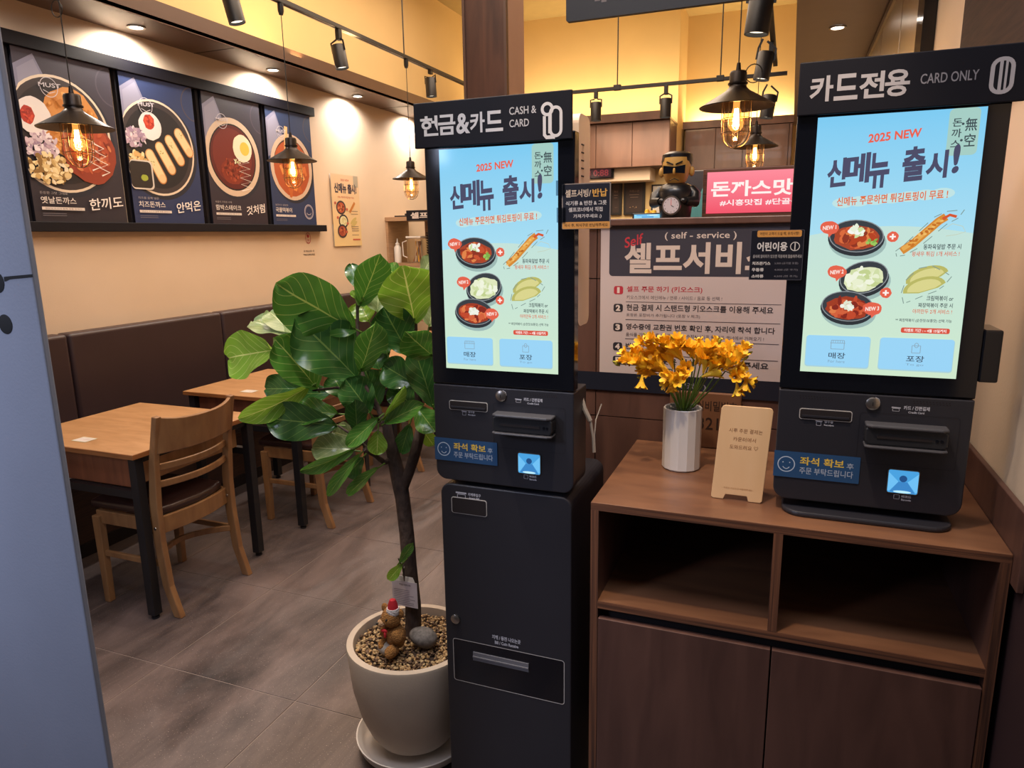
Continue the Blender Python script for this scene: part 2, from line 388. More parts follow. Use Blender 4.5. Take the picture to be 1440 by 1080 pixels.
class Print:
    def __init__(s, O, U, V, w, h, eps=3e-5):
        """O: top-left corner, U: right unit vector, V: up unit vector; u,v run 0..1 right and down"""
        s.O = Vector(O); s.U = Vector(U).normalized(); s.V = Vector(V).normalized(); s.N = s.U.cross(s.V).normalized()
        s.w = w; s.h = h; s.k = 0; s.eps = eps; s.vs = []; s.fs = []; s.cs = []
    def put(s, pts, fs, col):
        s.k += 1; b = len(s.vs)
        for i, (u, v) in enumerate(pts):
            s.vs.append(s.O + s.U * u * s.w - s.V * v * s.h + s.N * s.eps * s.k)
            s.cs.append(col[i] if isinstance(col, list) else (hx(col) if isinstance(col, str) else col))
        s.fs += [tuple(i + b for i in f) for f in fs]
    def poly(s, pts, col): s.put(pts, [tuple(range(len(pts)))], col)
    def grad(s, u0, v0, u1, v1, c0, c1): s.put([(u0, v0), (u1, v0), (u1, v1), (u0, v1)], [(0, 1, 2, 3)], [hx(c0), hx(c0), hx(c1), hx(c1)])
    def rect(s, u0, v0, u1, v1, col, r=0):
        if r <= 0: return s.poly([(u0, v0), (u1, v0), (u1, v1), (u0, v1)], col)
        a = s.w / s.h
        s.poly([(x, y * a) for x, y in rrect(u0, v0 / a, u1, v1 / a, r)], col)
    def frame(s, u0, v0, u1, v1, col, t, r=0):
        a = s.w / s.h
        o = rrect(u0, v0 / a, u1, v1 / a, max(r, 1e-4)); i = rrect(u0 + t, v0 / a + t, u1 - t, v1 / a - t, max(r - t, 1e-4)); n = len(o)
        s.put([(x, y * a) for x, y in o + i], [(k, (k + 1) % n, (k + 1) % n + n, k + n) for k in range(n)], col)
    def ell(s, cu, cv, ru, rv=None, col='#ffffff', n=24, rot=0, jit=0):
        """ru, rv in widths"""
        a = s.w / s.h; rv = rv if rv is not None else ru; P = []
        for i in range(n):
            t = 2 * PI * i / n; j = 1 + (random.uniform(-jit, jit) if jit else 0)
            x, y = ru * math.cos(t) * j, rv * math.sin(t) * j
            P.append((cu + x * math.cos(rot) - y * math.sin(rot), cv + (x * math.sin(rot) + y * math.cos(rot)) * a))
        s.poly(P, col)
    def ring(s, cu, cv, ru, rv, t, col, n=32, rot=0):
        a = s.w / s.h; P = []
        for k in (0, t):
            for i in range(n):
                q = 2 * PI * i / n; x, y = (ru - k) * math.cos(q), (rv - k) * math.sin(q)
                P.append((cu + x * math.cos(rot) - y * math.sin(rot), cv + (x * math.sin(rot) + y * math.cos(rot)) * a))
        s.put(P, [(k, (k + 1) % n, (k + 1) % n + n, k + n) for k in range(n)], col)
    def line(s, pts, t, col):
        a = s.w / s.h; q = [Vector((u, v / a)) for u, v in pts]; P = []; n = len(q)
        for i, p in enumerate(q):
            d = (q[min(i + 1, n - 1)] - q[max(i - 1, 0)]).normalized(); m_ = Vector((-d.y, d.x)) * t / 2
            P += [p + m_, p - m_]
        s.put([(p.x, p.y * a) for p in P], [(2 * i, 2 * i + 1, 2 * i + 3, 2 * i + 2) for i in range(n - 1)], col)
    def dash(s, pts, t, col, dl=.6):
        for i in range(len(pts)):
            a, b = pts[i], pts[(i + 1) % len(pts)]
            s.line([a, (a[0] + (b[0] - a[0]) * dl, a[1] + (b[1] - a[1]) * dl)], t, col)
    def text(s, t, u0, v0, u1, v1, col, bold=.0, skew=0):
        vs, fs = text_geo(t, bold)
        if not vs: return
        s.put([(u0 + (u1 - u0) * x, v0 + (v1 - v0) * y + skew * (x - .5)) for x, y in vs], fs, col)
    def blobs(s, cu, cv, ru, rv, n, cols, sz, rot=None):
        a = s.w / s.h
        for i in range(n):
            q = random.uniform(0, 2 * PI); d = math.sqrt(random.random())
            s.ell(cu + ru * d * math.cos(q), cv + rv * d * math.sin(q) * a, sz * random.uniform(.6, 1.3), sz * random.uniform(.35, .8), random.choice(cols), 9, random.uniform(0, PI) if rot is None else rot + random.uniform(-.3, .3), .12)
    def build(s, name, mt, parent=None):
        off = origin(parent) if parent else s.O
        me = bpy.data.meshes.new(name); me.from_pydata([tuple(v - off) for v in s.vs], [], s.fs); me.update()
        at_ = me.color_attributes.new('Col', 'FLOAT_COLOR', 'POINT')
        at_.data.foreach_set('color', [x for c in s.cs for x in c])
        me.materials.append(M[mt] if isinstance(mt, str) else mt)
        o = link_mesh(name, me, parent)
        if not parent: o.location = s.O
        return o

# ================================================================ THE ROOM
def stone_tile(name):
    m, N, L, b = nt(name)
    geo = N.new('ShaderNodeNewGeometry'); mp = N.new('ShaderNodeMapping'); mp.inputs['Rotation'].default_value = (0, 0, .35); mp.inputs['Scale'].default_value = (2.4, .8, 1)
    L.new(geo.outputs['Position'], mp.inputs['Vector'])
    n = N.new('ShaderNodeTexNoise'); n.inputs['Scale'].default_value = 1.7; n.inputs['Detail'].default_value = 9; n.inputs['Roughness'].default_value = .68; n.inputs['Distortion'].default_value = .5
    L.new(mp.outputs[0], n.inputs['Vector'])
    r = N.new('ShaderNodeValToRGB'); r.color_ramp.elements[0].position = .3; r.color_ramp.elements[1].position = .72
    r.color_ramp.elements[0].color = hx('#2c2627'); r.color_ramp.elements[1].color = hx('#736460'); L.new(n.outputs['Fac'], r.inputs[0])
    v = N.new('ShaderNodeTexNoise'); v.inputs['Scale'].default_value = 230; L.new(geo.outputs['Position'], v.inputs['Vector'])
    q = N.new('ShaderNodeValToRGB'); q.color_ramp.elements[0].position = .66; q.color_ramp.elements[1].position = .74; L.new(v.outputs['Fac'], q.inputs[0])
    mx = N.new('ShaderNodeMix'); mx.data_type = 'RGBA'; L.new(q.outputs[0], mx.inputs[0]); L.new(r.outputs[0], mx.inputs[6]); mx.inputs[7].default_value = hx('#a89a92')
    L.new(mx.outputs[2], b.inputs['Base Color']); b.inputs['Roughness'].default_value = .42
    bp = N.new('ShaderNodeBump'); bp.inputs['Strength'].default_value = .25; bp.inputs['Distance'].default_value = .004
    L.new(n.outputs['Fac'], bp.inputs['Height']); L.new(bp.outputs[0], b.inputs['Normal'])
    return m
M['tile'] = stone_tile('stone_floor_tile')
XL = -3.75; XR = .455; YB = 9.25; ZC = 4.1; ZS = 2.788
fl = struct('floor', MB().box(XL - .2, XR + 1.6, -1.2, YB + .2, -.08, -.002), 'grout')
tile_me = None; P = .62
for i in range(-6, 5):
    for j in range(-7, 11):
        x0 = -2.13 + P * i; y0 = 2.98 + P * j
        if x0 > 1.8 or x0 + P < XL: continue
        if tile_me is None:
            t = build('tile', MB().box(0, P - .004, 0, P - .004, -.002, 0), 'tile', None, local=True, bevel=.0006, seg=1); tile_me = t.data; t.parent = fl
        else:
            t = bpy.data.objects.new('tile', tile_me); COL.objects.link(t); t.parent = fl
            d = t.modifiers.new('b', 'BEVEL'); d.width = .0006; d.segments = 1
        t.location = Vector((x0, y0, 0)) - fl.location
struct('ceiling', MB().box(XL - .2, XR + 1.6, .6, YB + .2, ZC, ZC + .1), 'ceil')
struct('wall_left', MB().box(XL - .15, XL, .2, YB, 0, ZS + .02), 'wall')
struct('wall_left_upper', MB().box(XL - .15, XL, .2, YB, ZS + .02, ZC), 'wall_up')
struct('wall_back', MB().box(XL, XR, YB, YB + .15, 0, ZC), 'wall_up')
struct('wall_back_kitchen', MB().box(XL, -1.29, 8.62, YB, 0, ZC), 'wall_up')
struct('wall_right', MB().box(XR, XR + .15, 1.0, YB, .93, ZC), 'wall')
struct('trim_1', MB().box(XR - .004, XR + .15, .75, 2.1, 0, .93), 'purple')
struct('trim_2', MB().box(XR - .02, XR + .1, 1.2, 2.58, 1.88, ZC), 'darkpanel')
# left soffit with fascia
so = struct('trim_3', MB().box(XL, -3.39, .2, 8.05, ZS, ZS + .02).box(-3.41, -3.39, .2, 8.05, ZS - .004, 2.895), 'soffit')
for y in (1.6, 3.9, 6.2):
    build('seam', MB().box(XL, -3.395, y, y + .004, ZS - .002, ZS + .001), 'dark', so)
# right soffit
struct('trim_4', MB().box(-.045, XR, 1.9, YB, ZS, ZS + .14), 'soffit_grey')
# square column
c = struct('trim_5', MB().box(-1.65, -1.412, 3.62, 3.86, 0, ZC), 'colc')
build('wood_facing', MB().box(-1.645, -1.418, 3.6, 3.62, 0, ZC), 'colw', c)
for x in (-1.655, -1.424):
    build('edge_strip', MB().box(x, x + .014, 3.592, 3.62, 0, ZC), 'soffit', c)
struct('baseboard_left', MB().box(XL, XL + .012, 6.1, 8.6, 0, .09), 'soffit')

# downlights
def downlight(x, y, z, label, group):
    t = thing('downlight', label, 'ceiling light', (x, y, z), group)
    build('trim_ring', MB().lathe([(.036, 0), (.05, 0), (.05, -.006), (.036, -.006)], (x, y, z), 24), 'steel', t, True)
    build('lamp_disc', MB().lathe([(.001, -.003), (.036, -.003), (.036, -.001), (.001, -.001)], (x, y, z), 20), 'downl', t)
    return t
for y, l in ((3.31, 'leftmost small recessed light in the brown soffit, over the first posters'), (4.485, 'middle small recessed light in the brown soffit, over the third poster'), (5.58, 'rightmost recessed light in the left soffit, past the end of the posters')):
    downlight(-3.59, y, ZS - .001, l, 'recessed lights in the left soffit')
for px, py, l in ((1178, 38, 'upper recessed light in the brown soffit at top right'), (1163, 90, 'lower recessed light just above the card only kiosk sign')):
    p = atz(px, py, ZS); downlight(p.x, p.y, ZS - .001, l, 'recessed lights in the right soffit')
    spot('right_downlight', (p.x, p.y, ZS - .02), (0, 0, -1), 14, '#fff0dc', 110, .8)
# stainless panels on the right wall
t = thing('metal_wall_panel', 'shiny stainless panels high on the right wall above the card only kiosk', 'wall panel', (XR - .02, 5, 2.1))
for a, b in ((3.42, 4.1), (4.13, 5.0), (5.03, 6.1), (6.13, 7.4)):
    build('steel_panel', MB().box(XR - .02, XR - .002, a, b, 2.1, ZS - .05), 'panel', t, bevel=.002)
build('top_rail', MB().box(XR - .035, XR - .002, 3.42, 7.4, ZS - .05, ZS - .01), 'steel', t)
build('post', MB().box(XR - .045, XR - .002, 3.2, 3.36, 2.0, ZS), 'bezel', t)

# ---------------------------------------------------------------- kitchen end
def cabinets(x0, x1, y, dep, z0, z1, splits, label):
    t = thing('wall_cabinet', label, 'cabinet', ((x0 + x1) / 2, y, z0), 'walnut cabinets along the kitchen wall')
    build('body', MB().box(x0, x1, y + .02, y + dep, z0, z1), 'cab', t)
    xs = [x0] + splits + [x1]
    for a, b in zip(xs, xs[1:]):
        build('door', MB().box(a + .004, b - .004, y, y + .02, z0, z1 - .004), 'cab', t, bevel=.002)
    return t
struct('trim_6', MB().box(XL, -1.286, 8.05, 8.07, ZS, 2.875).box(XL, -1.286, 8.07, 8.62, ZS, ZS + .02), 'cab')
struct('trim_7', MB().box(-1.28, -.045, 8.98, 9.0, ZS, 2.87).box(-1.28, -.045, 9.0, YB, ZS, ZS + .02), 'cab')
cabinets(-2.95, -1.29, 8.1, .5, 2.31, ZS - .003, [at(838, 200, 8.1).x, at(889, 200, 8.1).x], 'walnut wall cabinets left of the cream pillar above the led panel')
cabinets(-1.25, -.05, 9.0, .24, 2.3, ZS - .003, [at(1006, 200, 9.0).x, at(1045, 200, 9).x, at(1109, 200, 9).x], 'walnut wall cabinets right of the cream pillar above the red lightbox')
t = build('range_hood', MB().box(-2.35, -1.52, 8.25, 8.6, 2.17, 2.309), 'wall', bevel=.004); tag(t, 'beige boxed ledge under the left walnut cabinets', 'panel')
t = thing('led_display', 'dark red led number display on the beige ledge', 'display', (-2.14, 8.22, 2.21))
build('case', MB().box(at(812, 240, 8.22).x, at(863, 240, 8.22).x, 8.215, 8.249, 2.205, 2.325), 'bezel', t, bevel=.003)
pr = Print((at(816, 240, 8.2).x, 8.2145, 2.318), (1, 0, 0), (0, 0, 1), .36, .1)
pr.rect(0, 0, 1, 1, '#3d2426'); pr.text('18 0:88', .1, .15, .92, .85, '#93383c', .02); pr.build('digits', 'screen', t)
for k, (a, b, lab) in enumerate(((856, 872, 'narrow dark framed plaque partly hidden behind the hanging self return notice'), (875, 905, 'dark framed plaque on the kitchen wall left of the figurine'))):
    x0, x1 = at(a, 275, 8.5).x, at(b, 275, 8.5).x
    t = thing('framed_plaque', lab, 'frame', ((x0 + x1) / 2, 8.6, 1.8), 'framed plaques on the kitchen wall')
    build('frame', MB().box(x0, x1, 8.58, 8.618, 1.8, 2.18), 'kioskside', t, bevel=.004)
    pr = Print((x0 + .03, 8.579, 2.15), (1, 0, 0), (0, 0, 1), x1 - x0 - .06, .32)
    pr.rect(0, 0, 1, 1, '#3a2e2c'); pr.text('자랑스런', .2, .2, .8, .28, '#8d7768'); pr.rect(.2, .36, .8, .38, '#7d6a5e'); pr.rect(.25, .45, .75, .47, '#7d6a5e')
    pr.blobs(.5, .82, .3, .06, 10, ['#a98a66', '#c9a878', '#6d5646'], .03); pr.build('plaque_sheet', 'paper', t)
t = build('refrigerator', MB().box(-1.13, -.5, 7.6, 8.3, 0, 2.2), 'fridge', bevel=.01); tag(t, 'tall dark refrigerator standing in the kitchen behind the figurine', 'refrigerator')
t = thing('wall_sheet', 'white sheet in a dark frame behind the left shoulder of the figurine', 'frame', (-1.5, 8.6, 1.8))
build('frame', MB().box(at(916, 280, 8.6).x, at(942, 280, 8.6).x, 8.595, 8.619, 1.75, 2.14), 'black', t)
build('sheet', MB().box(at(918, 280, 8.59).x, at(941, 280, 8.59).x, 8.59, 8.595, 1.78, 2.12), 'white', t)
t = MB(); x = at(975, 280, 7.57).x
t.add([(x - .14, 7.575, 1.5), (x + .12, 7.575, 1.5), (x + .16, 7.55, 1.78), (x + .1, 7.575, 2.05), (x + .03, 7.56, 1.88), (x - .08, 7.575, 2.02), (x - .16, 7.55, 1.78)], [(0, 1, 2, 3, 4, 5, 6)])
tag(build('hanging_cloth', t, 'teal', solid=.02), 'blue green cloth hanging between the figurine and the red lightbox', 'cloth')

# ---------------------------------------------------------------- serving partition with panels
PY = 2.06
pt = struct('wall_partition', MB().box(-1.02, XR, PY + .012, 2.3, 0, 1.6), 'dark')
for i, x in enumerate((-1.02, -.775, -.53)):
    xs = [-1.02, -.775, -.53, -.16, .15, XR]
xs = [-1.02, -.8, -.53, -.2, .13, XR]
zs = [0, .55, 1.03, 1.45, 1.6]
for a, b in zip(xs, xs[1:]):
    for c0, c1 in zip(zs, zs[1:]):
        build('wood_panel', MB().box(a + .0015, b - .0015, PY, PY + .012, c0 + .0015, c1 - .0015), 'counterd', pt)
t = build('serving_ledge', MB().box(-1.04, XR, PY - .015, 2.42, 1.602, 1.622), 'counterd', bevel=.003); tag(t, 'dark walnut ledge on top of the serving partition', 'ledge')
# red lightbox
x0 = at(988, 270, 2.2).x
t = thing('lightbox_sign', 'red glowing lightbox sign with white lettering in a wooden frame', 'sign', (x0 + .2, 2.2, 1.622))
zb = 1.624; zt = at(988, 238, 2.2).z
build('box', MB().box(x0, .36, 2.2, 2.26, zb, zt), 'ply', t, bevel=.003)
pr = Print((x0 + .012, 2.1985, zt - .01), (1, 0, 0), (0, 0, 1), .36 - x0 - .024, zt - zb - .02)
W_ = .36 - x0 - .024; sx = lambda px: (at(px, 270, 2.2).x - x0 - .012) / W_
pr.rect(0, 0, 1, 1, '#f0607a'); pr.grad(0, 0, 1, 1, '#ff8d9c', '#f2556a')
pr.text('돈까스맛집', sx(1000), .22, sx(1142), .6, '#fff4ee', .028); pr.text('#시흥맛집 #단골구함', sx(1013), .67, sx(1140), .82, '#fff0ee', .02)
pr.build('lit_face', 'screen', t)
# pos tablet
t = thing('order_tablet', 'small lit blue screen on the ledge left of the figurine', 'tablet', (-.45, 2.14, 1.622))
a = at(889, 300, 2.14); b = at(929, 318, 2.14)
build('case', MB().box(a.x, b.x + .004, 2.14, 2.155, 1.622, a.z), 'black', t, bevel=.003)
pr = Print((a.x + .006, 2.1395, a.z - .004), (1, 0, 0), (0, 0, 1), b.x - a.x - .008, a.z - 1.626)
pr.rect(0, 0, 1, 1, '#8fd8f6'); pr.rect(.1, .1, .5, .3, '#5aa4e8'); pr.rect(.6, .1, .9, .3, '#d8f4ff'); pr.rect(.3, .45, .75, .75, '#4e9fe0'); pr.build('lit_face', 'screen', t)
# flower on the shelf behind
t = MB()
for i in range(9): t.ball((at(915, 296, 2.35).x + random.uniform(-.02, .025), 2.35 + random.uniform(-.015, .015), 1.637 + random.uniform(-.01, .012)), .009, 8, 5, .3)
tag(build('small_ornament', t, 'petal', smooth=True), 'tiny orange and white ornament behind the lit tablet', 'ornament')

# figurine with a clock
fx, fy, fz = -.318, 2.14, 1.622
t = thing('figurine', 'figurine of a scowling man in black suit and sunglasses holding a round clock', 'figurine', (fx, fy, fz))
b_ = MB().lathe([(.001, 0), (.044, 0), (.046, .02), (.05, .05), (.053, .074), (.042, .092), (.018, .102), (.001, .103)], (fx, fy, fz), 20); build('suit', b_, 'bk', t, True)
for s_ in (-1, 1):
    build('arm', MB().tube([(fx + s_ * .04, fy, fz + .078), (fx + s_ * .056, fy - .008, fz + .062), (fx + s_ * .057, fy - .026, fz + .044), (fx + s_ * .036, fy - .05, fz + .046)], [.018, .018, .016, .011], 10), 'bk', t, True)
    build('ear', MB().ball((fx + s_ * .043, fy, fz + .13), (.008, .008, .014)), 'skin', t, True)
    build('hand', MB().ball((fx + s_ * .03, fy - .056, fz + .047), (.01, .008, .008)), 'bk', t, True)
head = build('head', MB().lathe([(.001, .09), (.018, .092), (.03, .105), (.038, .125), (.04, .15), (.037, .168), (.001, .172)], (fx, fy - .005, fz), 18), 'skin', t, True)
build('nose', MB().ball((fx, fy - .046, fz + .128), (.004, .007, .01)), 'skin', head, True)
build('mouth', MB().tube([(fx - .013, fy - .04, fz + .103), (fx, fy - .0435, fz + .109), (fx + .013, fy - .04, fz + .103)], .0013, 6), 'bk', head)
for s_ in (-1, 1):
    build('eyebrow', MB().bar([(fx + s_ * .004, fy - .046, fz + .147), (fx + s_ * .022, fy - .041, fz + .155)], .003, .004), 'bk', head)
build('hair', MB().lathe([(.001, .186), (.03, .185), (.042, .178), (.045, .16), (.0425, .15), (.038, .148), (.001, .148)], (fx, fy + .006, fz), 18), 'bk', t, True)
gl = MB()
for s_ in (-1, 1): gl.prism([(s_ * .004, -.01), (s_ * .03, -.012), (s_ * .031, .011), (s_ * .004, .007)], (fx, fy - .048, fz + .134), (1, 0, 0), (0, 0, 1), (0, .006, 0))
gl.box(fx - .005, fx + .005, fy - .048, fy - .044, fz + .137, fz + .141)
build('sunglasses', gl, 'bezel', t)
ck = build('clock', MB().lathe([(.001, 0), (.026, 0), (.027, .006), (.024, .01), (.001, .01)], (fx - .002, fy - .068, fz + .034), 28, 'y'), 'steel', t, True)
pr = Print((fx - .026, fy - .0695, fz + .058), (1, 0, 0), (0, 0, 1), .048, .048)
pr.ell(.5, .5, .46, .46, '#b9b0b6'); pr.line([(.5, .5), (.5, .16)], .03, '#bb3344'); pr.line([(.5, .5), (.66, .6)], .04, '#222222')
for k in range(12): pr.ell(.5 + .38 * math.cos(k * PI / 6), .5 + .38 * math.sin(k * PI / 6), .025, .025, '#222222', 8)
pr.build('dial', 'paper', ck)

# ---------------------------------------------------------------- self service poster on the partition
y = PY - .004
A = at(851, 318, y); B = at(1130, 318, y)
x0 = A.x; x1 = B.x; ztop = A.z; zbt = at(845, 523, y).z; zb2 = at(845, 548, y).z
t = thing('self_service_poster', 'large self service instruction poster with numbered steps behind the orange flowers', 'poster', ((x0 + x1) / 2, y, zb2))
build('board', MB().box(x0 - .012, .09, y, y + .003, zb2, ztop + .0), 'sign', t)
hgt = ztop - zbt; wid = x1 - x0
pr = Print((x0 - .012, y - .0003, ztop), (1, 0, 0), (0, 0, 1), wid + .012, hgt)
def fu(px): return (at(px, 430, y).x - x0 + .012) / (wid + .012)
def fv(py): return (ztop - at(960, py, y).z) / hgt
pr.rect(0, 0, 1, 1, '#baacac')
z4 = lambda X_, Y_: (fu(830 + X_ / 4.155), fv(300 + Y_ / 4.155))
fvm = lambda px, py: (ztop - at(px, py, y).z) / hgt
pr.rect(fu(856), 0, 1, fvm(960, 389), '#33323f', .02)
pr.text('( self - service )', fu(932), fvm(980, 326), fu(1031), fvm(980, 338), '#c9bcb6', .01)
pr.text('셀프서비스', fu(877), fvm(960, 341), fu(1088), fvm(960, 385), '#c4b5ae', .03)
pr.text('Self', fu(877), fvm(890, 331), fu(902), fvm(890, 346), '#b5303c', .012, -.03)
rows = [(408, '1', '셀프 주문 하기 (키오스크)', 987, '#a82c3c', '키오스크에서 메인메뉴 / 면류 / 사이드 / 음료 등 선택 !', 1015),
        (433, '2', '현금 결제 시 스탠드형 키오스크를 이용해 주세요', 1088, '#26242c', '포장은 포장비가 추가됩니다 (포장 V 체크)', 985),
        (460, '3', '영수증에 교환권 번호 확인 후, 자리에 착석 합니다', 1092, '#26242c', '음식을 기다리며 물 / 음료 / 반찬 / 수저&나이프 등 셀프 코너에서 가져오기 !', 1077),
        (487, '4', '번호가 호출되면 음식을 받아갑니다', 1030, '#26242c', '', 0), (506, '5', '식사 후 그릇은 퇴식구에 반납해 주세요', 1086, '#26242c', '', 0)]
for py, n, s1, xe, c1, s2, xe2 in rows:
    v = fvm(870, py); d = .056
    pr.rect(fu(863), v - d / 2, fu(876), v + d / 2, c1, .012); pr.text(n, fu(866 if n != '1' else 867.5), v - d * .36, fu(872.5 if n != '1' else 871), v + d * .36, '#d0c2bc', .05)
    v2 = v - .006; pr.text(s1, fu(881), v2 - d * .4, fu(xe), v2 + d * .4, c1, .02)
    if s2: pr.text(s2, fu(881), v + .034, fu(xe2), v + .06, '#4a444a', 0)
    o_ = .05 if n == '4' else .076
    if n != '5': pr.rect(fu(880), v + o_, fu(1099), v + o_ + .004, '#4a444a')
pr.build('printed_sheet', 'paper', t)
pr = Print((x0 - .09, y - .0008, zbt), (1, 0, 0), (0, 0, 1), wid + .1, zbt - zb2)
pr.rect(0, 0, 1, 1, '#1f222f'); pr.text('북이없( )', .42, .32, .62, .7, '#8d8896'); pr.build('bottom_strip', 'plastic_print', t)
# brown plaque
t = thing('password_board', 'brown wooden board with dark engraved Korean letters and digits behind the vase', 'sign', (-.19, 2.03, .965))
build('board', MB().box(-.3, -.1, 2.03, 2.045, .966, 1.13), 'counter', t, bevel=.003)
pr = Print((-.3, 2.0295, 1.13), (1, 0, 0), (0, 0, 1), .2, .165)
pr.text('화장실비밀번호', .16, .14, .94, .32, '#2a1a14', .01); pr.text('3321', .3, .44, .7, .66, '#2a1a14', .01); pr.build('lettering', 'paper', t)

# ---------------------------------------------------------------- counter (plywood cabinet)
CF = 1.512; CB = 2.055; CZ = .965; cx0, cx1 = -.398, .437
t = thing('plywood_counter', 'walnut stained plywood counter cabinet with two open cubbies and two doors', 'counter', ((cx0 + cx1) / 2, 1.75, 0))
th = .019
top = build('top', MB().box(cx0, cx1, CF + .0005, CB, CZ - th, CZ), 'counter', t, bevel=.001)
build('edge_band', MB().box(cx0, cx1, CF, CF + .0008, CZ - th, CZ - .001), 'ply', top)
zsh = .715
for x in (cx0, cx1 - th):
    sp_ = build('side_panel', MB().box(x, x + th, CF + .001, CB, 0, CZ - th), 'counterd', t)
    build('edge_band', MB().box(x, x + th, CF, CF + .0012, 0, CZ - th), 'plyv', sp_)
xm = .006
sp_ = build('divider', MB().box(xm, xm + th, CF + .001, CB, zsh, CZ - th), 'counterd', t)
build('edge_band', MB().box(xm, xm + th, CF, CF + .0012, zsh, CZ - th), 'plyv', sp_)
sp_ = build('shelf_board', MB().box(cx0 + th, cx1 - th, CF + .001, CB, zsh - th, zsh), 'counter', t)
build('edge_band', MB().box(cx0 + th, cx1 - th, CF, CF + .0012, zsh - th, zsh - .001), 'ply', sp_)
build('back_panel', MB().box(cx0, cx1, CB, CB + .004, 0, CZ - th), 'counterd', t)
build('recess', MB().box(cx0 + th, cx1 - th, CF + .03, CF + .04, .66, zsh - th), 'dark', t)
for a, b in ((cx0 + th + .002, xm + .009), (xm + .012, cx1 - th - .002)):
    build('door', MB().box(a, b, CF - .004, CF + .014, .03, .672), 'counterd', t, bevel=.0015)
build('plinth', MB().box(cx0 + th, cx1 - th, CF + .03, CF + .045, 0, .1), 'dark', t)
t = build('backsplash', MB().box(cx1 + .001, XR - .0045, CF - .04, CB, CZ - .06, 1.058), 'counterd', bevel=.002); tag(t, 'upright walnut board along the wall at the right end of the counter', 'board')

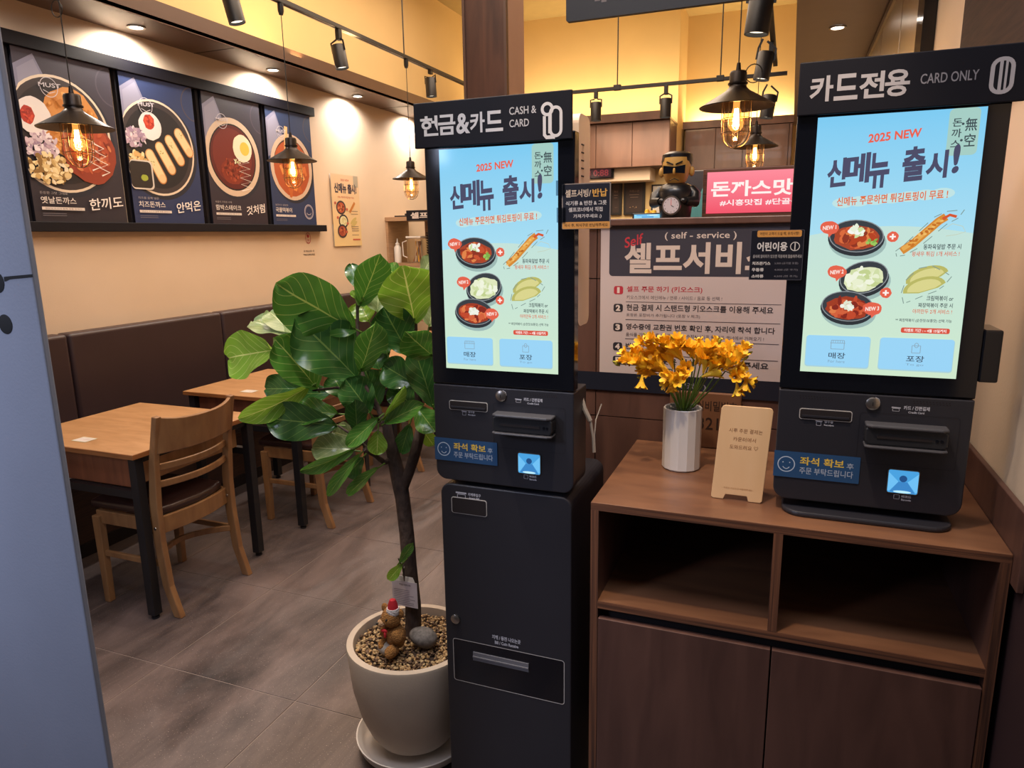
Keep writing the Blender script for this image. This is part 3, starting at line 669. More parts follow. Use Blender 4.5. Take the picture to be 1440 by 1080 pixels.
# ================================================================ KIOSKS
def menu_screen(pr):
    """touch screen picture; u across, v down"""
    pr.grad(0, 0, 1, .45, '#7ecbf2', '#a9def2'); pr.grad(0, .45, 1, 1, '#a9def2', '#c4e6d8')
    N_ = 24; arc = [(i / N_, .46 - .045 * math.sin(PI * (i / N_ * .8 + .1)) + .0) for i in range(N_ + 1)]
    pr.put(arc + [(i / N_, 1) for i in range(N_ + 1)], [(i, i + 1, i + N_ + 2, i + N_ + 1) for i in range(N_)], [hx('#c3e2da')] * (N_ + 1) + [hx('#cfe8cc')] * (N_ + 1))
    pr.rect(.79, -.0, .965, .165, '#a5cdc4', .03)
    pr.text('無\n空', .885, .035, .952, .135, '#3c4a50', .012); pr.text('돈\n까\n스', .812, .035, .868, .135, '#3c4a50', .012)
    pr.ell(.872, .055, .008, None, '#3c4a50', 10); pr.ell(.872, .112, .008, None, '#3c4a50', 10)
    pr.text('2025 NEW', .325, .066, .64, .098, '#e8604c', .03, -.012)
    def strong(txt, u0, v0, u1, v1): pr.text(txt, u0, v0, u1, v1, '#4a4a66', .036, -.006)
    strong('신', .085, .155, .205, .262); strong('메', .2, .14, .35, .252); strong('뉴', .345, .14, .47, .272)
    strong('출', .545, .125, .68, .25); strong('시', .685, .145, .81, .245); strong('!', .835, .125, .875, .228)
    for k in range(7):
        u = .2 + k * .1; pr.ell(u, .315 - .012 * (k - 2) * .35, .07, .035, '#bfe3e4', 14)
    pr.text('신메뉴 주문하면 튀김토핑이 무료 !', .16, .293, .83, .327, '#e06a3c', .02, -.018)
    def bowl(cu, cv, ru, rv, food, cols, rot=0):
        a = .5625
        pr.ell(cu + .01, cv + .02, ru * 1.02, rv, '#9db9b4', 28, rot); pr.ell(cu, cv + .006, ru, rv, '#2b3036', 30, rot); pr.ell(cu, cv - .004, ru * .97, rv * .93, '#8b9296', 30, rot)
        pr.ell(cu, cv - .004, ru * .93, rv * .88, '#373c42', 30, rot); pr.ell(cu, cv + .003, ru * .8, rv * .7, food, 22, rot, .06)
        pr.blobs(cu, cv + .002, ru * .62, rv * .5, 46, cols, .032)
    bowl(.3, .455, .18, .12, '#a8452a', ['#c8512e', '#8e3320', '#e08348', '#b5411f', '#d9693a'], .08)
    pr.blobs(.3, .432, .05, .03, 16, ['#e8f0d8', '#c9dca0', '#f4f6ee'], .022)
    pr.blobs(.4, .475, .03, .02, 6, ['#7fae4a', '#9cc75e'], .02)
    bowl(.37, .615, .16, .12, '#dfe7bc', ['#e9efcf', '#cfdca6', '#f0f4de', '#c2d190'], -.25)
    bowl(.28, .73, .175, .115, '#a03a20', ['#c0482a', '#e07c48', '#84261a', '#d2603a'], .1)
    pr.blobs(.28, .725, .035, .03, 12, ['#f0f2e6', '#dfe6d0'], .022)
    for cu, cv, n in ((.125, .417, '1'), (.195, .59, '2'), (.44, .733, '3')):
        pr.ell(cu, cv, .062, .045, '#e4624a', 18, .1, .05); pr.poly([(cu - .01, cv + .018), (cu + .03, cv + .018), (cu + .0, cv + .038)], '#e4624a')
        pr.text('NEW ' + n, cu - .043, cv - .008, cu + .043, cv + .008, '#ffe9e0', .03, -.004)
    for cu, cv in ((.525, .455), (.515, .67)):
        pr.ell(cu, cv, .036, .036, '#e4624a', 22, 0, .06); pr.rect(cu - .019, cv - .003, cu + .019, cv + .003, '#fff4ee'); pr.rect(cu - .0055, cv - .0105, cu + .0055, cv + .0105, '#fff4ee')
    # fried prawn
    pr.line([(.585, .51), (.65, .482), (.73, .435), (.79, .4), (.83, .384)], .052, '#d58a34'); pr.line([(.59, .503), (.66, .474), (.74, .427), (.8, .395)], .028, '#e6a951')
    for k in range(26):
        q = random.random(); pr.ell(.59 + .23 * q + random.uniform(-.012, .012), .508 - .12 * q + random.uniform(-.008, .008), .011, .007, random.choice(['#c87326', '#f0bd6a', '#b9631f']), 7)
    pr.line([(.81, .392), (.85, .378), (.89, .385)], .018, '#d4552e')
    pr.dash([(.55, .51), (.6, .485), (.68, .435), (.76, .385), (.83, .365), (.93, .36), (.9, .39), (.84, .41), (.76, .455), (.68, .5), (.61, .525), (.56, .53)], .005, '#7f968f')
    pr.line([(.82, .43), (.87, .41), (.93, .42), (.95, .44), (.9, .45), (.84, .455)], .004, '#c3cfb9')
    # dumplings
    for (cu, cv, r_) in ((.755, .61, -.35), (.745, .65, -.3)):
        P_ = []
        for i in range(13):
            q = PI * i / 12; P_.append((-.13 * math.cos(q), -.075 * math.sin(q)))
        P_ += [(.08, .02), (-.04, .025)]
        pr.poly([(cu + x * math.cos(r_) - y_ * math.sin(r_), cv + (x * math.sin(r_) + y_ * math.cos(r_)) * .5625) for x, y_ in P_], '#b9b765')
        pr.poly([(cu + .8 * x * math.cos(r_) - .75 * y_ * math.sin(r_), cv + .0 + (.8 * x * math.sin(r_) + .75 * y_ * math.cos(r_)) * .5625) for x, y_ in P_], '#d9d48c')
    pr.dash([(.61, .67), (.63, .62), (.7, .575), (.78, .565), (.86, .59), (.9, .605), (.86, .64), (.82, .66), (.74, .68), (.67, .7), (.63, .71)], .005, '#7f968f')
    pr.text('동파육덮밥 주문 시', .715, .484, .935, .504, '#3c4a50', .015); pr.text('왕새우 튀김 1개 서비스 !', .65, .511, .93, .53, '#d9603c', .01)
    pr.text('크림떡볶이 or', .765, .678, .925, .698, '#3c4a50', .015); pr.text('짜장떡볶이 주문 시', .72, .706, .925, .724, '#3c4a50', .015)
    pr.text('야끼만두 2개 서비스 !', .69, .73, .925, .748, '#d9603c', .01); pr.text('** 짜장떡볶이 (순한맛/보통맛) 선택 가능', .59, .768, .93, .783, '#3c4a50', .01)
    pr.rect(.63, .803, .925, .824, '#d9503c', .012); pr.text('이벤트 기간 : ~ 4월 15일까지', .65, .807, .905, .82, '#fff0ea', .025)
    for u0, u1, k_, e_ in ((.03, .445, '매장', 'For here'), (.51, .96, '포장', 'To go')):
        pr.rect(u0 - .004, .846, u1 + .004, .975, '#a8d0dc', .02); pr.rect(u0, .845, u1, .97, '#9ad4f6', .018)
        c_ = (u0 + u1) / 2; pr.text(k_, c_ - .055, .913, c_ + .055, .938, '#3c4a5c', .01); pr.text(e_, c_ - .055, .944, c_ + .055, .955, '#7fa0b8', 0)
        if k_ == '매장':
            pr.frame(c_ - .045, .862, c_ + .045, .9, '#8aa4b4', .004, .006); pr.line([(c_ - .05, .874), (c_ + .05, .874)], .004, '#8aa4b4')
            for q in range(5): pr.line([(c_ - .03 + q * .015, .862), (c_ - .03 + q * .015, .874)], .003, '#8aa4b4')
        else:
            pr.frame(c_ - .028, .872, c_ + .028, .903, '#8aa4b4', .004, .004); pr.ring(c_, .872, .014, .018, .004, '#8aa4b4', 16)

def kiosk(dx, dy, dz, pedestal, label, headline, eng, screenlab):
    y0 = 1.535; D = Vector((dx, dy, dz)); Y = y0 + dy
    def q(px, py, y_=y0): return at(px, py, y_) + D
    xa, xb = -.814 + dx, -.447 + dx
    zb, zm, zt = .969 + dz, 1.219 + dz, 1.80 + dz
    t = thing('self_order_kiosk', label, 'kiosk', ((xa + xb) / 2, Y + .15, 0 if pedestal else CZ), 'self order kiosks')
    # screen unit
    build('bezel', MB().box(xa, xb, Y, Y + .035, zm + .002, zt), 'bezel', t, bevel=.003)
    build('rear_housing', MB().prism(rrect(Y + .035, zm + .02, Y + .1, zt + .03, .04, 6, (1, 0, 0, 1))[::1], (xa + .01, 0, 0), (0, 1, 0), (0, 0, 1), (xb - xa - .012, 0, 0)) if False else
          MB().prism(rrect(-.06, zm + .15, .035, 1.842 + dz, .022, 6, (1, 1, 1, 1)), (xa + .01, Y + .095, 0), (0, 1, 0), (0, 0, 1), (xb - xa - .011, 0, 0)), 'housing', t, smooth=False)
    v = MB()
    for k in range(8): v.box(xb - .0012, xb + .0002, Y + .055, Y + .075, 1.775 + dz - k * .017, 1.778 + dz - k * .017)
    build('vent_slots', v, 'dark', t)['kind'] = 'stuff'
    a = q(613.7, 211); b = q(784.5, 526); sw = .29; sx0 = -.775 + dx; sz1 = 1.777 + dz; sh = .516
    pr = Print((sx0, Y - .0006, sz1), (1, 0, 0), (0, 0, 1), sw, sh); menu_screen(pr); pr.build('touch_screen', 'screen', t)
    # header sign
    s0, s1 = (-.832 + dx, -.45 + dx) if pedestal else (-.003, .381); zz0, zz1 = 1.781 + dz, 1.881 + dz
    hs = build('header_sign', MB().box(s0, s1, Y - .012, Y - .004, zz0, zz1), 'sign', t, bevel=.002)
    pr = Print((s0, Y - .0124, zz1), (1, 0, 0), (0, 0, 1), s1 - s0, zz1 - zz0)
    headline(pr); pr.build('lettering', 'paper', hs)
    # body
    bd = build('body', MB().prism(rrect(xa, zb, xb, zm, .028, 6, (1, 1, 0, 0)), (0, Y, 0), (1, 0, 0), (0, 0, 1), (0, .11, 0)), 'kiosk', t, bevel=.003)
    lk = q(705, 556.5)
    kl = build('lock', MB().lathe([(.001, -.006), (.010, -.006), (.0135, -.004), (.0135, 0), (.001, 0)], (lk.x, Y, lk.z), 24, 'y'), 'steel', t, True)
    build('keyhole', MB().box(lk.x - .001, lk.x + .001, Y - .0064, Y - .0058, lk.z - .004, lk.z + .004), 'dark', kl)
    # receipt slot
    a = q(632, 565); b = q(686, 577)
    sl = build('receipt_slot', MB().prism(rrect(a.x, (a.z + b.z) / 2 - .012, b.x, (a.z + b.z) / 2 + .012, .005), (0, Y - .0015, 0), (1, 0, 0), (0, 0, 1), (0, .003, 0)), 'outline', t)
    zz = (a.z + b.z) / 2
    build('slot_opening', MB().prism(rrect(a.x + .0015, zz - .0105, b.x - .0015, zz + .0105, .004), (0, Y - .0019, 0), (1, 0, 0), (0, 0, 1), (0, .001, 0)), 'dark', sl)
    build('slot_lip', MB().box(a.x + .006, b.x - .006, Y - .005, Y - .001, zz - .006, zz - .002), 'kiosk', sl)
    # vents
    v = MB()
    for px0, px1, py0 in ((631, 663, 547), (746, 782, 553.5)):
        for r_ in range(2):
            for k in range(12):
                p = q(px0 + (px1 - px0) * k / 11 + r_ * .8, py0 + r_ * 2.6 + k * .25); v.box(p.x - .001, p.x + .001, Y - .0004, Y + .001, p.z - .001, p.z + .001)
    build('vent_dots', v, 'dark', t)['kind'] = 'stuff'
    # card reader
    a = q(699, 588); b = q(782, 604)
    rz = (q(699, 590).z + q(782, 604).z) / 2 + .004; rx0, rx1 = a.x, b.x
    cr = build('card_reader', MB().prism([(rx0, rz - .012), (rx0 + .006, rz - .019), (rx1 - .006, rz - .019), (rx1, rz - .012), (rx1, rz + .016), (rx1 - .012, rz + .023), (rx0 + .012, rz + .023), (rx0, rz + .016)], (0, Y - .032, 0), (1, 0, 0), (0, 0, 1), (0, .033, 0)), 'reader', t, bevel=.004, seg=3)
    build('visor', MB().prism([(0, 0), (0, -.03), (.012, -.038), (rx1 - rx0 - .012, -.038), (rx1 - rx0, -.03), (rx1 - rx0, 0)], (rx0, Y - .001, rz + .018), (1, 0, 0), (0, 1, 0), (0, 0, .0075)), 'visor', cr, bevel=.003)
    build('lower_lip', MB().prism([(0, 0), (0, -.034), (.01, -.04), (rx1 - rx0 - .01, -.04), (rx1 - rx0, -.034), (rx1 - rx0, 0)], (rx0, Y - .001, rz - .024), (1, 0, 0), (0, 1, 0), (0, 0, .005)), 'visor', cr, bevel=.002)
    build('card_slot', MB().box(rx0 + .022, rx1 - .03, Y - .0335, Y - .031, rz - .003, rz + .003), 'dark', cr)
    for k in (0, 1): build('led', MB().lathe([(.001, 0), (.003, 0), (.003, .001), (.001, .001)], (rx1 - .02 + k * .008, Y - .0335, rz), 10, 'y'), 'bezel', cr)
    # printed words on the body
    pr = Print((xa, Y - .0004, zm), (1, 0, 0), (0, 0, 1), xb - xa, zm - zb)
    W_, H_ = xb - xa, zm - zb
    def U_(px): return (at(px, 600, y0).x + dx - xa) / W_
    def V_(px, py): return (zm - at(px, py, y0).z - dz) / H_
    wc = '#b9bac4'
    def lab(px0, py0, px1, py1, s_, c_=wc, bd_=.01): pr.text(s_, U_(px0), V_((px0 + px1) / 2, py0), U_(px1), V_((px0 + px1) / 2, py1), c_, bd_)
    lab(737, 560, 763, 565, '카드 / 간편결제', wc, .03); lab(742, 566.5, 758, 569, 'Credit Card', wc, .03)
    pr.line([(U_(725), V_(725, 561)), (U_(734), V_(734, 562))], .006, wc); pr.frame(U_(726), V_(730, 562.5), U_(733), V_(730, 566), wc, .002, .003)
    lab(659, 577.5, 668, 581, '영수증', wc, .03); lab(659, 582.5, 669, 585, 'Receipts', wc, .03); pr.line([(U_(650), V_(653, 578)), (U_(657), V_(653, 578.6))], .006, wc); pr.frame(U_(651), V_(654, 579), U_(656), V_(654, 584), wc, .002, .003)
    lab(744, 668.5, 754, 672, '바코드', wc, .03); lab(744, 673, 754, 675.5, 'Barcode', wc, .03); pr.frame(U_(736), V_(739, 667.5), U_(742), V_(739, 673), wc, .002, .003)
    pr.line([(U_(708), V_(708, 549)), (U_(711.5), V_(711, 551)), (U_(713), V_(713, 556))], .003, wc)
    pr.frame(U_(694), V_(740, 570), U_(795), V_(740, 633), '#202027', .002, .02)
    pr.build('printed_labels', 'paper', t)
    # notice sticker
    a = q(613, 614); b = q(700, 655)
    st = build('notice_sticker', MB().box(xa - .0015, b.x, Y - .0015, Y - .0002, b.z, a.z), 'sign', t)
    pr = Print((xa - .0015, Y - .0018, a.z), (1, 0, 0), (0, 0, 1), b.x - xa + .0015, a.z - b.z)
    pr.rect(0, 0, 1, 1, '#2c4f78'); pr.ring(.15, .5, .105, .105, .012, '#b9c8da'); pr.ell(.11, .43, .008, None, '#b9c8da', 10); pr.ell(.19, .43, .008, None, '#b9c8da', 10)
    pr.line([(.11, .6), (.13, .66), (.15, .68), (.17, .66), (.19, .6)], .01, '#b9c8da')
    pr.text('좌석 확보', .31, .16, .82, .48, '#e6c24e', .02); pr.text('후', .85, .26, .93, .48, '#aab6c8', .01); pr.text('주문 부탁드립니다', .31, .56, .93, .82, '#aab6c8', .01)
    pr.build('sticker_print', 'plastic_print', st)
    # barcode window
    a = q(728, 639); b = q(761, 665); zc_ = (a.z + b.z) / 2
    bw = build('barcode_scanner', MB().prism(rrect(a.x, zc_ - .027, b.x, zc_ + .027, .006), (0, Y - .002, 0), (1, 0, 0), (0, 0, 1), (0, .003, 0)), 'steel', t)
    pr = Print((a.x + .002, Y - .0024, zc_ + .025), (1, 0, 0), (0, 0, 1), b.x - a.x - .004, .05)
    pr.rect(0, 0, 1, 1, '#4aa2e0', .06); pr.poly([(.35, .5), (.65, .5), (.92, .97), (.08, .97)], '#3c86c8'); pr.poly([(.0, .1), (.35, .5), (.06, .95), (0, .9)], '#6fc0f4'); pr.poly([(1, .1), (.65, .5), (.94, .95), (1, .9)], '#6fc0f4')
    pr.ell(.5, .36, .13, .13, '#214f86'); pr.ell(.5, .94, .3, .05, '#bff0ff'); pr.build('lit_window', 'screen', bw)
    if pedestal:
        pa, pb = -.804 + dx, -.452 + dx; pz = .958; PYf = Y
        pd = build('pedestal', MB().prism(rrect(pa, 0, pb, pz, .028, 6, (0, 0, 1, 1)), (0, PYf, 0), (1, 0, 0), (0, 0, 1), (0, .32, 0)), 'kiosk', t, bevel=.003)
        build('neck', MB().box(pa + .05, pb - .05, Y + .04, Y + .15, pz, zb + .01), 'kioskside', t)
        a = q(635, 702); b = q(685, 723); z_ = (a.z + b.z) / 2
        f_ = build('bill_slot', MB().prism(rrect(a.x, z_ - .022, b.x, z_ + .022, .006), (0, PYf - .0012, 0), (1, 0, 0), (0, 0, 1), (0, .002, 0)), 'outline', pd)
        build('slot_opening', MB().prism(rrect(a.x + .0018, z_ - .0202, b.x - .0018, z_ + .0202, .005), (0, PYf - .0018, 0), (1, 0, 0), (0, 0, 1), (0, .001, 0)), 'dark', f_) if False else None
        dk = build('slot_opening', MB().prism(rrect(a.x + .0018, z_ - .0202, b.x - .0018, z_ + .0202, .005), (0, PYf - .0018, 0), (1, 0, 0), (0, 0, 1), (0, .001, 0)), 'dark', t)
        lk = q(641, 870)
        build('lower_lock', MB().lathe([(.001, -.006), (.010, -.006), (.013, -.004), (.013, 0), (.001, 0)], (lk.x, PYf, lk.z), 24, 'y'), 'steel', t, True)
        a = q(637, 898); b = q(794, 989); zt_ = (q(637, 898).z + q(793, 927).z) / 2; zb_ = (q(639, 957).z + q(794, 989).z) / 2
        fr = MB(); o_ = rrect(a.x, zb_, b.x, zt_, .008); i_ = rrect(a.x + .0018, zb_ + .0018, b.x - .0018, zt_ - .0018, .0065); n = len(o_)
        fr.add([(x, PYf - .0012, z) for x, z in o_ + i_], [(k, (k + 1) % n, (k + 1) % n + n, k + n) for k in range(n)])
        build('payout_outline', fr, 'outline', t)
        build('payout_window', MB().prism(i_, (0, PYf - .0008, 0), (1, 0, 0), (0, 0, 1), (0, .0006, 0)), 'bezel', t)
        a = q(666, 917); b = q(744, 943); z_ = (a.z + b.z) / 2
        build('cash_tray', MB().box(a.x, b.x, PYf - .004, PYf - .0006, z_ - .012, z_ + .012).box(a.x, b.x, PYf - .007, PYf - .0006, z_ - .002, z_ + .001), 'grey', t)
        pr = Print((pa, PYf - .0005, pz), (1, 0, 0), (0, 0, 1), pb - pa, pz); W2 = pb - pa
        def lab2(px0, py0, px1, py1, s_, b_=.03):
            A_ = q((px0 + px1) / 2, py0); B_ = q((px0 + px1) / 2, py1); pr.text(s_, (q(px0, py0).x - pa) / W2, (pz - A_.z) / pz, (q(px1, py0).x - pa) / W2, (pz - B_.z) / pz, wc, b_)
        lab2(658, 694, 676, 698.5, '지폐투입구'); lab2(660, 699.5, 674, 702.5, 'Insert Bill'); lab2(692, 896, 732, 902, '지폐 / 동전 나오는곳'); lab2(696, 904, 729, 908.5, 'Bill / Coin Receive')
        for A_, B_ in (((641, 692), (656, 694)),): pr.line([((q(*A_).x - pa) / W2, (pz - q(*A_).z) / pz), ((q(*B_).x - pa) / W2, (pz - q(*B_).z) / pz)], .012, wc)
        A_ = q(643, 694); B_ = q(655, 701); pr.frame((A_.x - pa) / W2, (pz - A_.z) / pz, (B_.x - pa) / W2, (pz - B_.z) / pz, wc, .004, .008)
        pr.build('printed_words', 'paper', t)
        cb = MB().tube([at(818, 560, 1.62), at(822, 575, 1.615), at(830, 592, 1.615)], [.005, .006, .006], 8).tube([at(830, 590, 1.615), at(834, 615, 1.615), at(835, 636, 1.615)], .0036, 8)
        build('power_cable', cb, 'cable', t, True)
        build('thin_cable', MB().tube([at(846, 568, 1.66), at(838, 590, 1.64), at(836, 612, 1.625), at(837, 636, 1.62)], .0016, 6), 'cable', t, True)
    else:
        pl = MB().prism(rrect(.018, -.0, .352, .27, .045, 6, (1, 1, 0, 0)), (0, 1.575, CZ + .0005), (1, 0, 0), (0, 1, 0), (0, 0, .011))
        build('base_plate', pl, 'kiosk', t, bevel=.004)
        build('neck', MB().box(.06, .31, Y + .05, Y + .15, CZ + .01, zb + .01), 'kioskside', t)
        build('side_reader', MB().box(xb + .0, xb + .034, Y + .0, Y + .1, 1.28, 1.385), 'bezel', t, bevel=.004)
    return t
def head1(p):
    c = '#cfcbcb'
    for s_, u0, u1 in (('현', .045, .165), ('금', .165, .28), ('&', .285, .375), ('카', .375, .47), ('드', .475, .585)): p.text(s_, u0, .3, u1, .74, c, .026)
    p.text('CASH &', .625, .26, .79, .42, '#b9b6b8', .01); p.text('CARD', .625, .52, .745, .68, '#b9b6b8', .01)
    p.ring(.855, .36, .038, .038, .017, c); p.line([(.838, .5), (.838, .9)], .018, c); p.line([(.868, .5), (.868, .86)], .014, c)
    p.frame(.865, .3, .945, .95, c, .017, .04); p.line([(.838, .88), (.85, .94), (.9, .94)], .02, c)
def head2(p):
    c = '#b9b4b6'
    for s_, u0, u1 in (('카', .055, .165), ('드', .17, .28), ('전', .285, .4), ('용', .4, .51)): p.text(s_, u0, .28, u1, .76, c, .028)
    p.text('CARD ONLY', .555, .4, .8, .58, '#8f8c92', .01); p.frame(.845, .22, .945, .86, c, .018, .045); p.line([(.888, .26), (.888, .82)], .014, c); p.line([(.91, .26), (.91, .82)], .01, c)
kiosk(0, 0, 0, True, 'tall floor standing black order kiosk with the cash and card header sign', head1, '', '')
kiosk(.812, .072, .024, False, 'black tabletop order kiosk with the card only header sign standing on the counter', head2, '', '')

# taped notices
def notice(O, w_, h_, name, label, fn):
    t = thing(name, label, 'notice', (O.x + w_ / 2, O.y, O.z - h_), 'taped notices beside the kiosks')
    build('laminate', MB().box(O.x, O.x + w_, O.y, O.y + .0015, O.z - h_, O.z), 'sign', t)
    pr = Print((O.x, O.y - .0004, O.z), (1, 0, 0), (0, 0, 1), w_, h_); fn(pr); pr.build('printed_face', 'plastic_print', t); return t
def n1(p):
    p.rect(0, 0, 1, 1, '#8a7f78', .03); p.rect(.02, .02, .98, .98, '#20212b', .02); p.text('셀프서빙/', .07, .13, .6, .3, '#cdb9a4', .02); p.text('반납', .63, .13, .93, .3, '#d9a24e', .02)
    p.text('식기류 & 반찬 & 그릇', .08, .38, .92, .48, '#c6c0be', .02); p.text('셀프코너에서 직접', .14, .52, .84, .62, '#c6c0be', .02); p.text('가져가주세요 ;)', .24, .67, .82, .77, '#c6c0be', .02)
    p.rect(.01, .84, .99, .99, '#c98f4c', .02); p.text('식사 후, 퇴식구로 반납해주세요', .05, .875, .95, .955, '#4a3420', .02)
def n2(p):
    p.rect(0, 0, 1, 1, '#4a4a54', .03); p.rect(.01, .01, .99, .99, '#191a24', .02); p.rect(.12, .01, .95, .14, '#c98f4c', .03); p.text('어린이 고객이 드실 때, 유의사항!', .17, .04, .9, .11, '#4a3420', .02)
    p.text('어린이용', .13, .24, .7, .42, '#d0ccca', .03); p.ring(.84, .33, .09, .09, .014, '#d0ccca'); p.line([(.84, .26), (.84, .4)], .02, '#d0ccca')
    p.text('음식에 알러지가 있으면 직원에게 말씀해주세요', .06, .49, .98, .56, '#a9a5a5', .01)
    for k, (a, b) in enumerate((('치즈돈까스', '5,500 (공기밥 포함)'), ('우동류', '4,000 (면 추가)'), ('소바류', '4,500 (면 추가)'))):
        v = .63 + .13 * k; p.text(a, .05, v, .05 + .06 * len(a) + .05, v + .07, '#d0ccca', .03); p.text(b, .48, v + .01, .92, v + .06, '#85828a', 0)
notice(Vector((-.472, 1.522, 1.688)), .109, .097, 'self_return_notice', 'small black notice with orange footer taped to the right side of the cash kiosk', n1)
notice(Vector((-.078, 1.603, 1.583)), .105, .104, 'children_menu_notice', 'black notice with orange tab taped to the left side of the card only kiosk', n2)
for k, (px, py, y_, w_, l) in enumerate(((782, 262, 1.521, .02, 'strip of clear tape at the upper left of the self return notice'), (783, 300, 1.521, .02, 'strip of clear tape at the lower left of the self return notice'))):
    p = at(px, py, y_); tag(build('tape_strip', MB().box(p.x, p.x + w_, y_ - .001, y_ - .0004, p.z - .02, p.z + .012), 'tape'), l, 'tape')

# ---------------------------------------------------------------- things on the counter
# vase with freesias
vx, vy = -.236, 1.835
t = thing('white_vase', 'white faceted cylindrical vase of orange freesias on the counter', 'vase', (vx, vy, CZ))
n = 14; prof = [(.046, 0), (.05, .004), (.05, .164), (.0485, .166), (.046, .164), (.046, .01)]
v = MB(); k = len(prof)
for r_, z in prof:
    for j in range(n): q_ = 2 * PI * j / n + .2; v.v.append(Vector((vx + r_ * math.cos(q_), vy + r_ * math.sin(q_), CZ + .0005 + z)))
for i in range(k - 1):
    for j in range(n): v.f.append((i * n + j, i * n + (j + 1) % n, (i + 1) * n + (j + 1) % n, (i + 1) * n + j))
v.f += [tuple(range(n))[::-1], tuple((k - 1) * n + j for j in range(n))]
build('vase_body', v, 'white', t)
build('inner_glass', MB().lathe([(.036, .02), (.036, .172), (.034, .172), (.034, .02)], (vx, vy, CZ), 20), 'clear', t, True)
bq = thing('freesia_bouquet', 'bunch of orange yellow freesia flowers on green stems in the white vase', 'flowers', (vx, vy, CZ + .02))
def floret_mesh():
    m_ = MB(); m_.tube([(0, 0, 0), (0, 0, .012), (0, 0, .022)], [.0022, .0045, .0075], 8, False)
    for i in range(6):
        a = i * PI / 3; c_, s_ = math.cos(a), math.sin(a); tx, ty = -s_, c_
        o_ = .0 if i % 2 else .001
        def P_(r_, w_, z): return (c_ * r_ + tx * w_, s_ * r_ + ty * w_, z + o_)
        m_.add([P_(.005, -.003, .018), P_(.005, .003, .018), P_(.012, .0068, .032), P_(.012, -.0068, .032), P_(.017, .0045, .038), P_(.017, -.0045, .038), P_(.0195, 0, .038), P_(.0125, 0, .0295), P_(.005, 0, .0165)],
               [(0, 8, 7, 3), (8, 1, 2, 7), (3, 7, 6, 5), (7, 2, 4, 6)])
    return m_
fm = floret_mesh(); flo = build('flower', fm, 'petal', bq, True, local=True); fme = flo.data; first = [True]
bm_ = MB().ball((0, 0, .008), (.0035, .0035, .009), 8, 6); bo = build('bud', bm_, 'bud', bq, True, local=True); bme = bo.data; firstb = [True]
def put(p, d, s_, bud=False):
    global flo, bo
    f_ = first if not bud else firstb
    if f_[0]: o = bo if bud else flo; f_[0] = False
    else:
        o = bpy.data.objects.new('bud' if bud else 'flower', bme if bud else fme); COL.objects.link(o); o.parent = bq
    o.location = p - bq.location; o.rotation_euler = Vector(d).to_track_quat('Z', 'Y').to_euler(); o.scale = (s_, s_, s_)
# sprays: (pixel of the spray start, pixel of its tip, depth)
sprays = [((945, 520), (868, 512), 1.80), ((930, 515), (890, 500), 1.86), ((948, 508), (905, 482), 1.84), ((960, 505), (913, 475), 1.8), ((965, 510), (935, 486), 1.88), ((975, 505), (948, 480), 1.82), ((978, 515), (985, 488), 1.86),
          ((985, 512), (1008, 484), 1.8), ((995, 512), (1050, 498), 1.82), ((1000, 520), (1030, 490), 1.88), ((1008, 524), (1045, 505), 1.79), ((985, 530), (1022, 512), 1.78), ((1020, 522), (1048, 538), 1.8), ((935, 525), (903, 530), 1.82), ((955, 525), (945, 537), 1.78), ((968, 520), (958, 530), 1.8), ((1000, 505), (975, 495), 1.9), ((925, 508), (880, 505), 1.88)]
for a_, b_, yy in sprays:
    A_, B_ = at(*a_, yy), at(*b_, yy + random.uniform(-.03, .03)); base = Vector((vx + random.uniform(-.02, .02), vy + random.uniform(-.02, .02), CZ + .04)); mid = base.lerp(A_, .55) + Vector((0, 0, .02))
    rim = Vector((vx + (A_.x - vx) * .22, vy + (A_.y - vy) * .2, CZ + .166))
    build('stem', MB().tube([base, rim, mid.lerp(rim, .2).lerp(A_, .45), A_, A_.lerp(B_, .5) + Vector((0, 0, .003)), B_], [.0022, .0022, .002, .0018, .0014, .001], 6), 'stem', bq, True)
    dr = (B_ - A_); L_ = dr.length; n_ = max(4, int(L_ / .0095))
    for k in range(n_):
        f_ = k / (n_ - 1); p = A_.lerp(B_, f_) + Vector([random.uniform(-.004, .004) for _ in range(3)])
        if f_ > .9 and L_ > .06: put(p, dr.normalized() + Vector((0, -.2, .3)), 1, True); continue
        d = Vector((random.uniform(-.7, .7), random.uniform(-1, .4), random.uniform(.1, 1.1))) + dr.normalized() * .8
        put(p, d, random.uniform(1.0, 1.3) * (1 - .35 * f_))
for (px, py) in ((903, 535), (944, 540), (1036, 545), (1050, 538)):
    p = at(px, py - 8, 1.79); put(p, (random.uniform(-.2, .2), -.3, -1), .95)
# wooden counter sign
A_ = Vector((-.138, 1.632, CZ + .001)); t = thing('wooden_table_sign', 'light wooden board sign with engraved Korean writing standing beside the vase', 'sign', (-.085, 1.65, CZ))
rot = Matrix.Rotation(math.radians(-1.5), 3, 'Z'); Us = rot @ Vector((1, 0, 0)); Vs = Vector((.06, .12, 1)).normalized()
w_, h_ = .114, .222
prof = [(0, .004), (.004, 0), (.028, 0), (.032, .012), (.08, .012), (.084, 0), (w_ - .004, 0), (w_, .004)] + [(w_, h_ - .008), (w_ - .003, h_ - .002), (w_ - .008, h_), (.008, h_), (.003, h_ - .002), (0, h_ - .008)]
Ns = Us.cross(Vs).normalized()
build('board', MB().prism(prof, A_, Us, Vs, -Ns * .009), 'birch', t, bevel=.001)
build('rear_leg', MB().bar([A_ + Us * .095 + Vs * .18 - Ns * .012, A_ + Us * .1 + Vector((0, .075, .006))], .03, .008), 'birch', t)
pr = Print(A_ + Vs * h_ + Ns * .0003, Us, Vs, w_, h_)
c_ = '#8a5a30'
